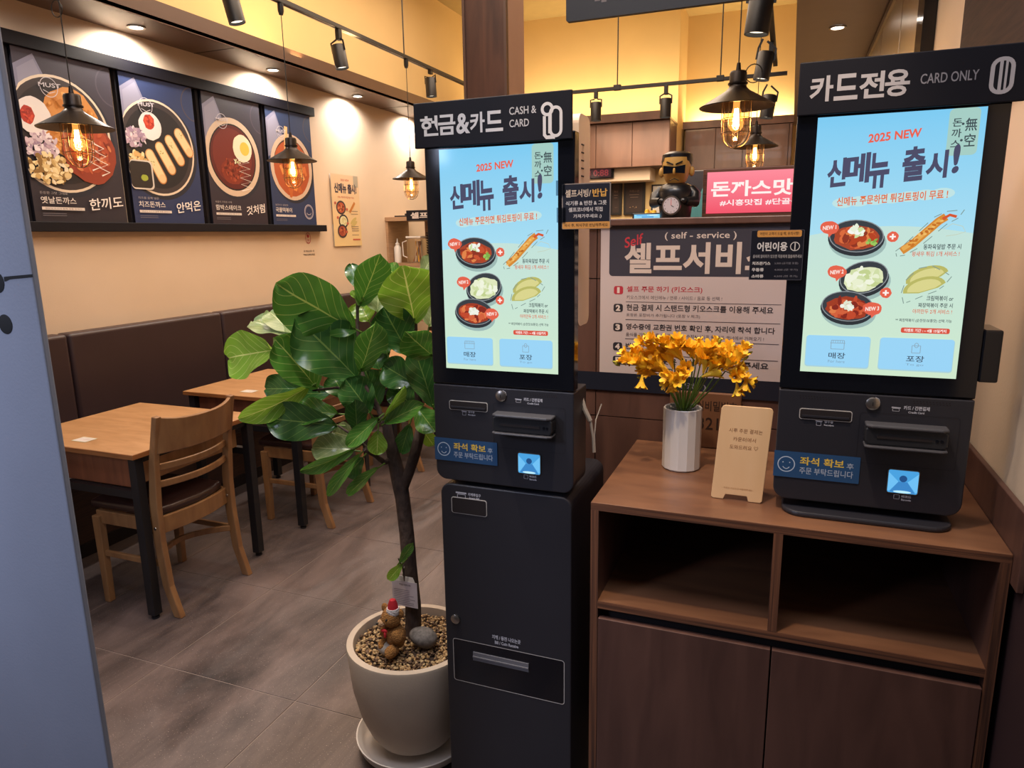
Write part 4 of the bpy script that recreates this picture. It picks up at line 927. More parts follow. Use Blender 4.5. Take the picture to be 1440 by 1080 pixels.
pr.text('시루 주문 결제는', .2, .235, .85, .28, c_, 0); pr.text('카운터에서', .3, .325, .74, .37, c_, 0); pr.text('도와드려요', .25, .41, .68, .455, c_, 0); pr.line([(.76, .45), (.72, .425), (.735, .41), (.76, .42), (.785, .41), (.8, .425), (.76, .45)], .006, c_)
pr.text('- 주문은 키오스크 이용해주세요 -', .2, .865, .82, .885, '#a9784a', 0)
pr.build('engraving', 'paper', t)

# ================================================================ DINING SIDE
# bench along the left wall
t = thing('banquette_bench', 'long dark brown padded bench along the left wall under the food posters', 'bench', (-3.5, 4, 0))
ys = [1.52, 2.655, 3.784, 4.91, 6.04]
for a, b in zip(ys, ys[1:]):
    build('back_cushion', MB().box(XL + .012, XL + .125, a + .003, b - .003, .46, 1.09), 'bench', t, True, bevel=.02, seg=4)
    build('seat_cushion', MB().box(XL + .125, -3.22, a + .003, b - .003, .36, .45), 'bench', t, True, bevel=.02, seg=4)
build('base', MB().box(XL + .02, -3.27, ys[0], ys[-1], 0, .36), 'benchbase', t)
build('kick_strip', MB().box(-3.272, -3.262, ys[0], ys[-1], .0, .07), 'dark', t)

# tables
TX0, TX1 = -3.17, -2.405
def make_table(y0, y1, label):
    cx, cy = (TX0 + TX1) / 2, (y0 + y1) / 2
    t = thing('dining_table', label, 'table', (cx, cy, 0), 'wooden dining tables along the bench')
    top = build('tabletop', MB().box(TX0, TX1, y0, y1, .72, .74), 'table', t, bevel=.002)
    build('front_edge', MB().box(TX0, TX1, y0 - .003, y0, .719, .7385).box(TX1, TX1 + .003, y0 - .003, y1, .719, .7385), 'tedge', top)
    build('drawer_box', MB().box(TX0 + .02, TX1 - .09, y0 + .05, y1 - .05, .575, .72), 'tbox', t, bevel=.003)
    build('drawer_end', MB().box(TX1 - .088, TX1 - .08, y0 + .06, y1 - .06, .58, .715), 'table', t)
    fr = MB()
    for y in (y0 + .035, y1 - .035): fr.box(TX0 + .03, TX1 - .02, y - .015, y + .015, .54, .572)
    build('steel_frame', fr.box(TX1 - .05, TX1 - .02, y0 + .03, y1 - .03, .69, .719), 'black', t)
    for x in (TX0 + .04, TX1 - .03):
        for y in (y0 + .035, y1 - .035):
            lg = build('leg', MB().box(x - .02, x + .02, y - .02, y + .02, .018, .72), 'black', t, bevel=.002)
            build('foot', MB().lathe([(.001, 0), (.016, .0), (.016, .01), (.007, .012), (.007, .02), (.001, .02)], (x, y, 0), 12), 'black', lg, True)
    return t
tab = make_table(1.955, 2.665, 'nearest square wooden table, in front of the bench')
dup(tab, Vector((tab.location.x, tab.location.y + 1.0, 0)), 'second wooden table from the front, behind the left side of the fig leaves')
dup(tab, Vector((tab.location.x, tab.location.y + 2.0, 0)), 'third wooden table from the front, glimpsed through the fig foliage')
dup(tab, Vector((tab.location.x, tab.location.y + 3.0, 0)), 'farthest wooden table, mostly hidden behind the fig tree')
for k, (px, py, l) in enumerate(((118, 618, 'white paper sticker on the nearest table, by its left edge'), (350, 550, 'white paper sticker on the second table'))):
    p = atz(px, py, .741)
    pr = Print((p.x - .04, p.y + .03, .7412), (1, 0, 0), (0, 1, 0), .085, .06); pr.rect(0, 0, 1, 1, '#b4bfa2', .03); pr.rect(.04, .06, .96, .94, '#c6bcb6')
    for v in (.25, .4, .55): pr.rect(.5, v, .88, v + .04, '#9a9088')
    tag(pr.build('table_sticker', 'paper'), l, 'sticker', 'paper stickers on the tables')

# chairs: seat faces -x (towards the bench)
def make_chair(cx, cy, label):
    t = thing('dining_chair', label, 'chair', (cx, cy, 0), 'wooden dining chairs at the tables')
    L_ = lambda x, y, z: Vector((cx + x, cy + y, z))
    hw = .205
    for s_ in (-1, 1):
        y = s_ * hw
        build('rear_leg', MB().bar([L_(.235, y, 0), L_(.19, y, .14), L_(.172, y, .34), L_(.172, y, .5), L_(.195, y, .7), L_(.235, y * .99, .885)], [.03, .03, .034, .034, .03, .026], [.038, .042, .045, .042, .036, .03], (1, 0, 0)) if False else
              MB().prism([(.215, 0), (.255, 0), (.212, .14), (.196, .34), (.196, .48), (.214, .7), (.252, .885), (.226, .888), (.182, .7), (.152, .5), (.152, .34), (.17, .14)], L_(0, y - .014, 0), (1, 0, 0), (0, 0, 1), (0, .028, 0)), 'chair', t, bevel=.004)
        build('front_leg', MB().prism([(-.17, 0), (-.14, 0), (-.132, .41), (-.178, .41)], L_(-.02, y - .016, 0), (1, 0, 0), (0, 0, 1), (0, .032, 0)), 'chair', t, bevel=.004)
        build('side_stretcher', MB().bar([L_(-.17, y, .235), L_(.175, y, .235)], .016, .026), 'chair', t, bevel=.003)
        build('side_rail', MB().bar([L_(-.18, y * .98, .405), L_(.16, y * .98, .405)], .018, .06), 'chair', t, bevel=.003)
    arc = lambda x0, b, z, n=10, h=hw - .012: [L_(x0 + b * (1 - (2 * i / n - 1) ** 2), (2 * i / n - 1) * h, z) for i in range(n + 1)]
    build('curved_stretcher', MB().bar(arc(.17, -.13, .235), .016, .026), 'chair', t, bevel=.003)
    build('rear_rail', MB().bar(arc(.16, .03, .4), .018, .075), 'chair', t, bevel=.003)
    build('front_rail', MB().bar(arc(-.17, -.02, .4), .018, .07), 'chair', t, bevel=.003)
    tp = MB(); n = 12; vs = []
    for i in range(n + 1):
        u = 2 * i / n - 1; y = u * (hw + .002); bx = .05 * (1 - u * u)
        zt_ = .862 + .022 * (abs(u) ** 3); 
        for x, z in ((.196, .725), (.222, .725), (.245, zt_), (.225, zt_)): vs.append(L_(x + bx, y, z))
    fs = []
    for i in range(n):
        for j in range(4): fs.append((i * 4 + j, (i + 1) * 4 + j, (i + 1) * 4 + (j + 1) % 4, i * 4 + (j + 1) % 4))
    fs += [(0, 1, 2, 3), (n * 4 + 3, n * 4 + 2, n * 4 + 1, n * 4)]
    tp.add(vs, fs); build('top_slab', tp, 'chair', t, True, bevel=.004)
    for z, x in ((.585, .178), (.66, .186)):
        build('back_slat', MB().bar(arc(x, .05, z, h=hw - .01), .014, .03), 'chair', t, bevel=.005)
    P_ = [(-.225, -.2), (.15, -.19), (.175, -.12), (.19, 0), (.175, .12), (.15, .19), (-.225, .2), (-.245, .12), (-.25, 0), (-.245, -.12)]
    build('seat', MB().prism(P_, L_(0, 0, .435), (1, 0, 0), (0, 1, 0), (0, 0, .038)), 'leather', t, True, bevel=.015, seg=4)
    for s_ in (-1, 1): build('bolt_cap', MB().lathe([(.001, -.003), (.006, -.002), (.007, 0), (.001, 0)], L_(.172, s_ * hw - .0145 * 1, .40) if s_ < 0 else L_(.172, hw - .0145, .40), 10, 'y'), 'steel', t, True)
    return t
ch = make_chair(-2.575, 2.235, 'nearest wooden chair with dark seat, pulled up to the front table')
dup(ch, Vector((-2.52, 3.24, 0)), 'second wooden chair with dark seat, behind the left part of the fig foliage', .02)
dup(ch, Vector((-2.5, 4.26, 0)), 'third wooden chair, seen through the gaps of the fig foliage')
dup(ch, Vector((-2.5, 5.3, 0)), 'farthest wooden chair, mostly hidden behind the fig trunk and kiosk')

# poster rails
for z0, z1, x1, y1, l, nm in ((2.553, 2.622, .06, 5.085, 'upper dark rail holding the tops of the food posters', 'upper_poster_rail'), (1.636, 1.688, .07, 5.135, 'lower dark ledge the food posters stand on', 'lower_poster_ledge')):
    tag(build(nm, MB().box(XL + .001, XL + x1, 1.45, y1, z0, z1), 'soffit' if False else 'sign', bevel=.003), l, 'rail')

# food posters
def plate(pr, cu, cv, r, rim='#d9c9b4', inner='#3a3234', dish='#262226', sq=1.0):
    pr.ell(cu + .02, cv + .015, r * 1.04, r * 1.04 * sq, '#232633', 40); pr.ell(cu, cv, r, r * sq, rim, 44); pr.ell(cu, cv, r * .955, r * .955 * sq, inner, 44); pr.ell(cu, cv, r * .85, r * .85 * sq, dish, 40)
def common(pr, bg0, bg1, title, sub, hand, tx, hx_):
    pr.grad(0, 0, 1, 1, bg0, bg1)
    pr.ell(1.02, .12, .2, .2, '#4a4450', 30); pr.ell(1.02, .12, .185, .185, bg0, 30)
    pr.poly([(.0, .1), (.2, .02), (.4, .3), (.0, .42)], '#7d7c92'); pr.poly([(.03, .12), (.2, .05), (.35, .28), (.03, .38)], '#8b8a9e')
def finish(pr, title, sub, hand, tx, hx0):
    pr.ring(.3, .2, .09, .09, .006, '#c9c4cc', 24); pr.text('MUST', .2, .175, .42, .2, '#c9c4cc', .01, -.01); pr.line([(.24, .22), (.3, .235), (.36, .22)], .006, '#c9c4cc')
    pr.text(sub, .06, .82, .34, .836, '#a8a0a0', 0); pr.text(title, .06, .85, tx, .892, '#ddd6d2', .01)
    pr.rect(.06, .912, .5, .93, '#d5ccc6'); pr.text('경양식 소스가 듬뿍 정통 돈까스', .09, .916, .47, .926, '#6a6060', 0)
    for v in (.95, .962): pr.rect(.06, v, .3, v + .003, '#7a7680')
    if hand: pr.text(hand, hx0, .84, .95, .915, '#efe8e4', .01, -.03)
def squig(pr, cu, cv, du, dv, n, col, t=.014, slant=.02):
    pts = []
    for i in range(n):
        pts.append((cu + (du if i % 2 else -du) + slant * i * .3, cv - dv + 2 * dv * i / (n - 1)))
    pr.line(pts, t, col)
def crumbs(pr, cu, cv, ru, rv, n, cols, s=.014): pr.blobs(cu, cv, ru, rv, n, cols, s)
def f1(p):
    common(p, '#3a3542', '#2a2630', 0, 0, 0, 0, 0); plate(p, .38, .47, .54)
    p.ell(.5, .4, .3, .34, '#c98a48', 26, .2, .05); crumbs(p, .5, .4, .28, .3, 120, ['#e0a862', '#b9742f', '#d89a50', '#c07e3c'], .03)
    p.ell(.66, .56, .3, .3, '#8d3a26', 26, 0, .04); p.ell(.62, .52, .26, .26, '#a6492f', 26, 0, .05); crumbs(p, .64, .55, .26, .26, 60, ['#7d2f1e', '#b85a38', '#9c4128', '#c97a4e'], .03)
    for k in range(3): squig(p, .56 + .1 * k, .54 + .03 * k, .05, .1, 9, '#e8dcd2')
    p.ell(.12, .38, .17, .17, '#ded8d6', 24, 0, .03); p.ell(.06, .38, .07, .08, '#a83428', 14, 0, .1); crumbs(p, .07, .38, .06, .06, 16, ['#c84a36', '#8e2a20'], .02)
    crumbs(p, .16, .55, .16, .12, 110, ['#c9b8c4', '#e4dae0', '#b49cae', '#9c86a0'], .03); crumbs(p, .2, .68, .22, .13, 120, ['#d9c08a', '#ecd9a8', '#c4a468', '#e8dcc0', '#8a6a3a'], .034)
    finish(p, '옛날돈까스', '든든한 그맛 그대로', '한끼도', .42, .56)
def f2(p):
    common(p, '#2c3a62', '#26335a', 0, 0, 0, 0, 0); plate(p, .42, .475, .52, dish='#222024')
    for k in range(4):
        cu, cv = .36 + .145 * k, .615 - .07 * k; r_ = .95
        P0 = (cu - .065, cv - .09 + .012 * k); P1 = (cu + .075, cv + .07)
        p.line([P0, ((P0[0] + P1[0]) / 2, (P0[1] + P1[1]) / 2), P1], .125, '#c08a50'); p.ell(*P0, .062, .062, '#c99a60', 14); p.ell(*P1, .062, .062, '#b97a3c', 14)
        p.line([P0, ((P0[0] + P1[0]) / 2, (P0[1] + P1[1]) / 2), P1], .1, '#e8cfa0'); p.ell(*P0, .05, .05, '#e8cfa0', 14); p.ell(*P1, .05, .05, '#e0c090', 14)
        crumbs(p, cu - .04, cv - .04, .03, .04, 8, ['#7d8a4a', '#c9a468'], .008)
    p.ell(.34, .33, .15, .15, '#e0dad8', 22, 0, .03); p.ell(.33, .3, .075, .08, '#b33a2c', 14, 0, .1); crumbs(p, .33, .3, .06, .06, 16, ['#d0523c', '#962c20'], .02)
    crumbs(p, .12, .42, .13, .1, 90, ['#c9b8c4', '#e4dae0', '#b49cae', '#9c86a0'], .03); crumbs(p, .12, .57, .1, .08, 60, ['#d9b070', '#ecd9a8', '#c4a468'], .03)
    p.rect(.0, .57, .3, .77, '#cfc6bc', .05); p.rect(.0, .58, .28, .76, '#2a2422', .045); p.ell(.18, .69, .045, .035, '#9aa83c', 12, 0, .1)
    finish(p, '치즈돈까스', '치즈를 듬뿍 넣은', '안먹은', .42, .58)
def f3(p):
    common(p, '#3a3844', '#2c2430', 0, 0, 0, 0, 0); plate(p, .45, .47, .48, rim='#cdb7a0', inner='#cdb7a0', dish='#1f1b1e')
    p.ell(.45, .47, .39, .39, '#5a1f1c', 34); p.ell(.44, .46, .34, .34, '#6e2a22', 30, 0, .03)
    p.ell(.42, .58, .2, .16, '#7d3020', 22, 0, .06); crumbs(p, .42, .57, .18, .14, 60, ['#a04a30', '#5e2014', '#8c3a26'], .026)
    p.ell(.62, .39, .17, .17, '#e9e0c4', 24, 0, .03); p.ell(.66, .39, .085, .085, '#e0c052', 18)
    squig(p, .62, .6, .1, .13, 11, '#e8e0da', .016, .01); crumbs(p, .5, .5, .06, .03, 14, ['#c9d0a0', '#e8e4c8'], .016)
    finish(p, '함박스테이크', '육즙이 가득한 수제', '것처럼', .5, .6)
def f4(p):
    common(p, '#2b3a5c', '#24345a', 0, 0, 0, 0, 0); plate(p, .5, .49, .47, rim='#c9b09a', inner='#c9b09a', dish='#3a2220')
    p.ell(.5, .5, .4, .4, '#a8502a', 30, 0, .02)
    for k in range(34):
        q = random.uniform(0, 6.28); d = random.uniform(0, .3); cu, cv = .5 + d * math.cos(q), .5 + d * math.sin(q) * .65; a = random.uniform(.9, 2.2)
        p.line([(cu, cv), (cu + .13 * math.cos(a), cv + .085 * math.sin(a))], .05, random.choice(['#d98a4a', '#c8703a', '#e0a060', '#b9602e']))
    crumbs(p, .45, .55, .14, .1, 20, ['#9aa84a', '#7a8a3a'], .015); p.line([(.38, .36), (.42, .14)], .07, '#d9b078')
    finish(p, '국물떡볶이', '얼큰하고 달달한', '', .42, 0); p.ring(.82, .88, .11, .11, .012, '#b9b4c0'); p.ring(.82, .88, .09, .09, .006, '#b9b4c0'); p.line([(.77, .89), (.79, .905), (.85, .905), (.87, .89)], .01, '#b9b4c0')
px_ = XL + .045
def poster(y0, y1, z0, z1, fn, label):
    t = thing('food_poster', label, 'poster', (px_, (y0 + y1) / 2, z0), 'food posters on the left wall')
    build('board', MB().box(XL + .012, px_, y0, y1, z0, z1), 'sign', t, bevel=.001)
    pr = Print((px_ + .0006, y0, z1), (0, 1, 0), (0, 0, 1), y1 - y0, z1 - z0); fn(pr)
    # keep everything inside the sheet
    keep = []
    for i, v in enumerate(pr.vs):
        u = (v - pr.O).dot(pr.U) / pr.w
        vv = -(v - pr.O).dot(pr.V) / pr.h
        cu = min(max(u, 0), 1); cv = min(max(vv, 0), 1)
        pr.vs[i] = v + pr.U * (cu - u) * pr.w - pr.V * (cv - vv) * pr.h
    pr.build('printed_sheet', 'paper', t); return t
poster(2.628, 3.188, 1.689, 2.552, f1, 'first food poster from the left, cutlet and rice plate with pork cutlet title')
poster(3.245, 3.795, 1.689, 2.552, f2, 'blue food poster with four cheese cutlet sticks, second from the left')
poster(3.875, 4.43, 1.689, 2.552, f3, 'brown food poster with hamburg steak, egg and white sauce, third from the left')
poster(4.495, 5.03, 1.689, 2.552, f4, 'small looking blue food poster with rice cake stew, last before the wall menu')
for a in (2.56, 3.19, 3.8, 4.435): # dark upright strips between the posters
    tag(build('poster_mount_strip', MB().box(XL + .002, XL + .03, a + .04, a + .062, 1.689, 2.553), 'sign'), 'thin dark upright strip left of %s food poster' % {2.56: 'the first', 3.19: 'the second', 3.8: 'the third', 4.435: 'the fourth'}[a], 'strip', 'dark strips between the food posters')
# new menu sheet
t = thing('menu_sheet', 'cream new menu paper poster taped to the left wall beyond the food posters', 'poster', (XL, 5.53, 1.5))
sheet = MB(); 
for k in range(7):
    z = 2.128 - k * .103; b_ = .004 + .006 * math.sin(k * 1.3); sheet.v += [Vector((XL + b_, 5.307, z)), Vector((XL + b_ + .004, 5.735, z))]
    if k: n = len(sheet.v); sheet.f.append((n - 4, n - 3, n - 1, n - 2))
def menu_paper(p):
    p.grad(0, 0, 1, 1, '#d8bc9c', '#e0c690'); p.rect(.8, .0, .97, .16, '#a8a090')
    p.text('2025 NEW', .34, .06, .64, .09, '#b9604c', .03); p.text('신메뉴 출시!', .1, .12, .9, .26, '#3a3444', .05, .0); p.text('신메뉴 주문하면 튀김토핑이 무료 !', .2, .3, .8, .33, '#b9604c', .02)
    for cu, cv, c_ in ((.3, .46, ['#b0563a', '#7d3424', '#d08a58']), (.36, .65, ['#d8d4a8', '#c4b884']), (.3, .79, ['#a04a34', '#c87850', '#6e2a22'])):
        p.ell(cu, cv, .17, .14, '#3a3438', 24); p.ell(cu, cv, .13, .105, c_[0], 20); p.blobs(cu, cv, .1, .07, 24, c_, .03)
    p.line([(.6, .52), (.7, .45), (.8, .38)], .06, '#b9783a'); p.ell(.72, .64, .13, .04, '#c4b070', 14, -.5); p.ell(.74, .69, .13, .04, '#c4b070', 14, -.5)
    for v in (.5, .54, .72, .75, .78, .84): p.rect(.64, v, .9, v + .008, '#8d7a6a')
    for cu, cv in ((.1, .4), (.16, .6), (.45, .8), (.5, .48), (.5, .68)): p.ell(cu, cv, .04, .03, '#b9604c', 10)
    p.rect(.66, .9, .94, .92, '#b9604c')
pr = Print((XL + .016, 5.307, 2.128), (0, 1, 0), (0, 0, 1), .43, .62); menu_paper(pr); build('sheet_backing', sheet, 'white', t); pr.build('printed_sheet', 'paper', t)
p = atx(434, 345, XL + .002)
pr = Print((XL + .002, p.y - .09, p.z + .12), (0, 1, 0), (0, 0, 1), .18, .22)
pr.ring(.5, .28, .2, .26, .03, '#a83a44'); pr.ell(.5, .2, .09, .08, '#a83a44', 12); pr.rect(.42, .34, .58, .37, '#a83a44'); pr.rect(.42, .42, .58, .44, '#a83a44')
pr.text('이 키오스크 · 이', .12, .72, .88, .8, '#4a3a34', .02); pr.text('THE 도와드려요', .08, .85, .92, .93, '#4a3a34', .02)
tag(pr.build('wall_decal', 'paper'), 'small red badge decal with black words on the cream wall under the poster ledge end', 'decal')

# pendants
def make_pendant(p, ztop, label, mountless=False):
    t = thing('pendant_lamp', label, 'lamp', (p.x, p.y, p.z), 'caged pendant lamps')
    x, y, z = p
    build('shade', MB().lathe([(.148, 0), (.15, .003), (.05, .062), (.036, .075), (.034, .082), (.034, .13), (.03, .138), (.012, .142), (.001, .142), (.001, .13), (.028, .128), (.03, .078), (.045, .058), (.146, .0)], (x, y, z), 40), 'lampm', t, True)
    build('neck_ring', MB().lathe([(.037, .088), (.039, .088), (.039, .094), (.037, .094)], (x, y, z), 28), 'lampm', t, True)
    build('cord_grip', MB().lathe([(.001, .14), (.011, .14), (.007, .17), (.001, .172)], (x, y, z), 12), 'lampm', t, True)
    build('cord', MB().tube([(x, y, z + .165), (x, y, ztop)], .0026, 6), 'black', t, True)
    build('glass_jar', MB().lathe([(.05, .05), (.05, -.09), (.046, -.115), (.032, -.138), (.012, -.146), (.001, -.147)], (x, y, z), 28), 'jar', t, True)
    bl = build('bulb', MB().lathe([(.001, .04), (.014, .04), (.014, .0), (.022, -.03), (.03, -.06), (.028, -.078), (.016, -.094), (.001, -.098)], (x, y, z), 20), 'bulb', t, True)
    fl_ = MB()
    for k in range(6):
        a = k * PI / 3; fl_.tube([(x + .006 * math.cos(a), y + .006 * math.sin(a), z - .005), (x + .012 * math.cos(a + .4), y + .012 * math.sin(a + .4), z - .075)], .0022, 5)
    o = build('filament', fl_, 'filament', bl); o['kind'] = 'stuff'
    for k in range(4):
        a = k * PI / 4 + .3; c_, s_ = math.cos(a), math.sin(a); r_ = .059
        pts = [(x + c_ * r_, y + s_ * r_, z + .03), (x + c_ * r_, y + s_ * r_, z - .1)] + [(x + c_ * r_ * math.cos(q), y + s_ * r_ * math.cos(q), z - .1 - .06 * math.sin(q)) for q in (.5, 1.0, 1.35, 1.57, 1.8, 2.14, 2.64)] + [(x - c_ * r_, y - s_ * r_, z - .1), (x - c_ * r_, y - s_ * r_, z + .03)]
        build('cage_wire', MB().tube(pts, .0016, 5), 'wire', t, True)
    for zz in (-.045, -.1):
        pts = [(x + .059 * math.cos(q * PI / 12), y + .059 * math.sin(q * PI / 12), z + zz) for q in range(25)]
        build('cage_ring', MB().tube(pts, .0015, 5), 'wire', t, True)
    point('pendant_bulb', (x, y, z - .05), 6, '#ffca8a', .018)
    return t
def loop(p, r, label_parent):
    pts = [(p.x + r * math.cos(a / 16 * 2 * PI), p.y + .004 * (a / 16), p.z + 1.1 * r * math.sin(a / 16 * 2 * PI)) for a in range(18)]
    build('cord_loop', MB().tube(pts, .0022, 6), 'black', label_parent, True)
t1 = make_pendant(at(107, 181, 2.28), ZC, 'leftmost caged pendant lamp hanging before the first food poster')
loop(at(79, 12, 2.28), .03, t1)
PL2 = atx(411, 227, -2.9); t2 = make_pendant(PL2, 2.93, 'caged pendant lamp hanging before the fourth food poster')
PL3 = atx(578, 252, -2.9); t3 = make_pendant(PL3, 2.93, 'small looking caged pendant lamp beside the cash kiosk header')
t4 = make_pendant(at(1036, 151, 3.18), ZC, 'large caged pendant lamp over the kitchen side, left of the card only sign')
loop(at(1060, 103, 3.18), .032, t4)
t5 = make_pendant(at(1062, 207, 5.27), ZC, 'smaller caged pendant lamp behind the large one, above the red lightbox')

# lighting tracks and spots
tr = thing('lighting_track', 'long black ceiling track running away from the viewer on the left', 'track', (-2.9, 4.5, 2.94), 'lighting tracks')
build('rail', MB().box(-2.918, -2.882, 2.0, 8.6, 2.945, 2.97), 'black', tr)
build('rail_groove', MB().box(-2.913, -2.909, 2.0, 8.6, 2.9435, 2.946).box(-2.891, -2.887, 2.0, 8.6, 2.9435, 2.946), 'steel', tr)['kind'] = 'stuff'
for y in (3.0, 5.2, 7.4): build('hanger_rod', MB().tube([(-2.9, y, 2.97), (-2.9, y, ZC)], .005, 8), 'black', tr, True)
for P_ in (PL2, PL3): build('pendant_adapter', MB().lathe([(.001, 2.88), (.012, 2.88), (.018, 2.9), (.018, 2.945), (.001, 2.945)], (P_.x, P_.y, 0), 14), 'black', tr, True)
RY = 6.2; rz_ = 2.765
tr2 = thing('lighting_track', 'black ceiling track running across, above the kitchen opening', 'track', (-1, RY, rz_), 'lighting tracks')
build('rail', MB().box(-2.3, -.1, RY - .018, RY + .018, rz_, rz_ + .025), 'black', tr2)
for x in (-1.436, -.6):
    build('hanger_rod', MB().tube([(x, RY, rz_ + .025), (x, RY, ZC)], .005, 8), 'black', tr2, True)
    build('rod_clamp', MB().box(x - .03, x + .03, RY - .02, RY + .02, rz_ - .004, rz_ + .04), 'black', tr2, bevel=.004)
tr3 = thing('lighting_track', 'black ceiling track running away above the pendant lamps on the right', 'track', (-.19, 4, 2.8), 'lighting tracks')
build('rail', MB().box(-.206, -.174, 2.3, RY - .02, 2.83, 2.855), 'black', tr3)
for y in (2.5, 4.3): build('hanger_rod', MB().tube([(-.19, y, 2.855), (-.19, y, ZC)], .005, 8), 'black', tr3, True)
def make_spot(p, zr, tilt, label, r=.045, h=.15, lit=False):
    """p: centre of the can, zr: underside of the rail"""
    t = thing('track_spotlight', label, 'spotlight', (p.x, p.y, p.z), 'black track spotlights')
    R_ = Matrix.Rotation(tilt[0], 3, 'X') @ Matrix.Rotation(tilt[1], 3, 'Y')
    can = MB().lathe([(.001, h / 2), (r * .9, h / 2), (r, h / 2 - .006), (r, -h / 2), (r - .004, -h / 2), (r - .004, -h / 2 + .015), (.001, -h / 2 + .015)], (0, 0, 0), 24)
    can.v = [R_ @ v + p for v in can.v]; build('can', can, 'black', t, True)
    ln = MB().lathe([(.001, -h / 2 + .0165), (r - .006, -h / 2 + .0165), (r - .006, -h / 2 + .0145), (.001, -h / 2 + .0145)], (0, 0, 0), 20); ln.v = [R_ @ v + p for v in ln.v]; build('lens', ln, 'lens', t)
    top = R_ @ Vector((0, 0, h / 2)) + p; ax = Vector((p.x, p.y, zr))
    for s_ in (-1, 1):
        a = R_ @ Vector((s_ * (r + .003), 0, h * .22)) + p; b = R_ @ Vector((s_ * (r + .003), 0, h / 2 + .02)) + p
        build('yoke_arm', MB().bar([a, b, Vector((p.x + s_ * .012, p.y, min(zr - .06, b.z + .045)))], .012, .003, (0, 1, 0)), 'black', t)
    build('adapter', MB().box(p.x - .015, p.x + .015, p.y - .02, p.y + .02, max(zr - .09, top.z + .03), zr), 'black', t, bevel=.003)
    return t
S1 = atx(328, 12, -2.9); 
make_spot(S1, 2.945, (.1, -.18), 'leftmost black spotlight on the left track, cut by the top edge')
make_spot(atx(478, 80, -2.9), 2.945, (.05, -.15), 'second black spotlight on the left track, above the soffit edge')
make_spot(atx(606, 123, -2.9), 2.945, (0, -.05), 'third black spotlight on the left track, just left of the brown column')
make_spot(at(838, 157, RY), rz_, (0, 0), 'left black spotlight on the cross track, above the walnut cabinets')
make_spot(at(936, 152, RY), rz_, (0, 0), 'right black spotlight on the cross track, beside the cream pillar')
make_spot(at(1068, 18, 3.0), 2.83, (0, .1), 'near black spotlight with lit lens at the top edge, above the large pendant')
make_spot(at(1074, 93, 4.55), 2.83, (-.05, .15), 'middle black spotlight behind the large pendant shade', lit=True)
make_spot(at(1080, 150, 5.4), 2.83, (-.05, .12), 'lowest black spotlight just right of the large pendant shade')

# hanging black sign at the top
A_ = at(796, 31, 2.6)
t = thing('hanging_menu_sign', 'black hanging sign with grey Korean letters cut by the top edge', 'sign', (A_.x + .45, 2.6, A_.z))
build('board', MB().prism(rrect(A_.x, A_.z, A_.x + 1.05, A_.z + .22, .008), (0, 2.6, 0), (1, 0, 0), (0, 0, 1), (0, .02, 0)), 'kioskside', t)
pr = Print((A_.x, 2.5994, A_.z + .22), (1, 0, 0), (0, 0, 1), 1.05, .22)
pr.text('메뉴', .04, .22, .26, .78, '#6d6668', .03); pr.text('주문', .31, .22, .52, .78, '#6d6668', .03); pr.build('lettering', 'paper', t)
for x in (A_.x + .1, A_.x + .9): build('hanger_wire', MB().tube([(x, 2.61, A_.z + .22), (x, 2.61, ZC)], .002, 6), 'steel', t)

# ---------------------------------------------------------------- service shelf at the back left
sy = 6.2
def X_(px): return at(px, 330, sy).x
def Z_(px, py): return at(px, py, sy).z
x0 = X_(541); z1 = Z_(560, 311); z2 = Z_(560, 370)
t = thing('service_shelf', 'beige wooden self service shelf unit standing at the back left', 'shelf', (x0 + .6, sy + .2, 0))
for xx in (x0, x0 + 1.1): build('side_panel', MB().box(xx, xx + .04, sy, sy + .42, 0, z1), 'shelfw', t, bevel=.002)
build('top_board', MB().box(x0 - .01, x0 + 1.15, sy - .01, sy + .43, z1, z1 + .04), 'shelfw', t, bevel=.002)
build('shelf_board', MB().box(x0 + .04, x0 + 1.1, sy, sy + .42, z2 - .04, z2), 'shelfw', t)
build('shelf_board', MB().box(x0 + .04, x0 + 1.1, sy, sy + .42, .75, .79), 'shelfw', t)
build('rear_post', MB().box(x0 + .26, x0 + .31, sy + .36, sy + .41, 0, z1), 'shelfw', t)
build('mesh_panel', MB().box(x0 + .32, x0 + 1.08, sy + .38, sy + .4, z1 - .06, z1 - .03).box(x0 + .32, x0 + 1.08, sy + .38, sy + .4, z2 - .14, z2 - .11), 'black', t)['kind'] = 'stuff'
build('support_post', MB().box(x0 + .62, x0 + .66, sy + .3, sy + .34, 0, z1 + .42), 'black', t)
x = X_(551); t = thing('squeeze_bottle', 'white squeeze bottle on the service shelf', 'bottle', (x, sy + .1, z2))
build('bottle_body', MB().lathe([(.001, .0), (.035, .0), (.037, .02), (.036, .15), (.022, .17), (.001, .172)], (x, sy + .1, z2 + .001), 16), 'white', t, True)
build('nozzle', MB().lathe([(.02, .172), (.022, .19), (.008, .2), (.004, .24), (.001, .241)], (x, sy + .1, z2), 12), 'white', t, True)
xa, xb = X_(568), X_(588)
t = thing('utensil_caddy', 'clear plastic lidded tub with a handle on the service shelf', 'container', ((xa + xb) / 2, sy + .12, z2))
build('tub', MB().box(xa, xb, sy + .04, sy + .22, z2 + .002, z2 + .24), 'glassb', t, bevel=.01)
build('lid', MB().box(xa - .004, xb + .004, sy + .035, sy + .225, z2 + .241, z2 + .26), 'white', t, bevel=.004)
build('handle', MB().tube([(xa, sy + .06, z2 + .22), (xa - .05, sy + .05, z2 + .2), (xa - .045, sy + .05, z2 + .07), (xa, sy + .06, z2 + .05)], .006, 8), 'white', t, True)
cs = ['tedge', 'white', 'grey', 'petal']
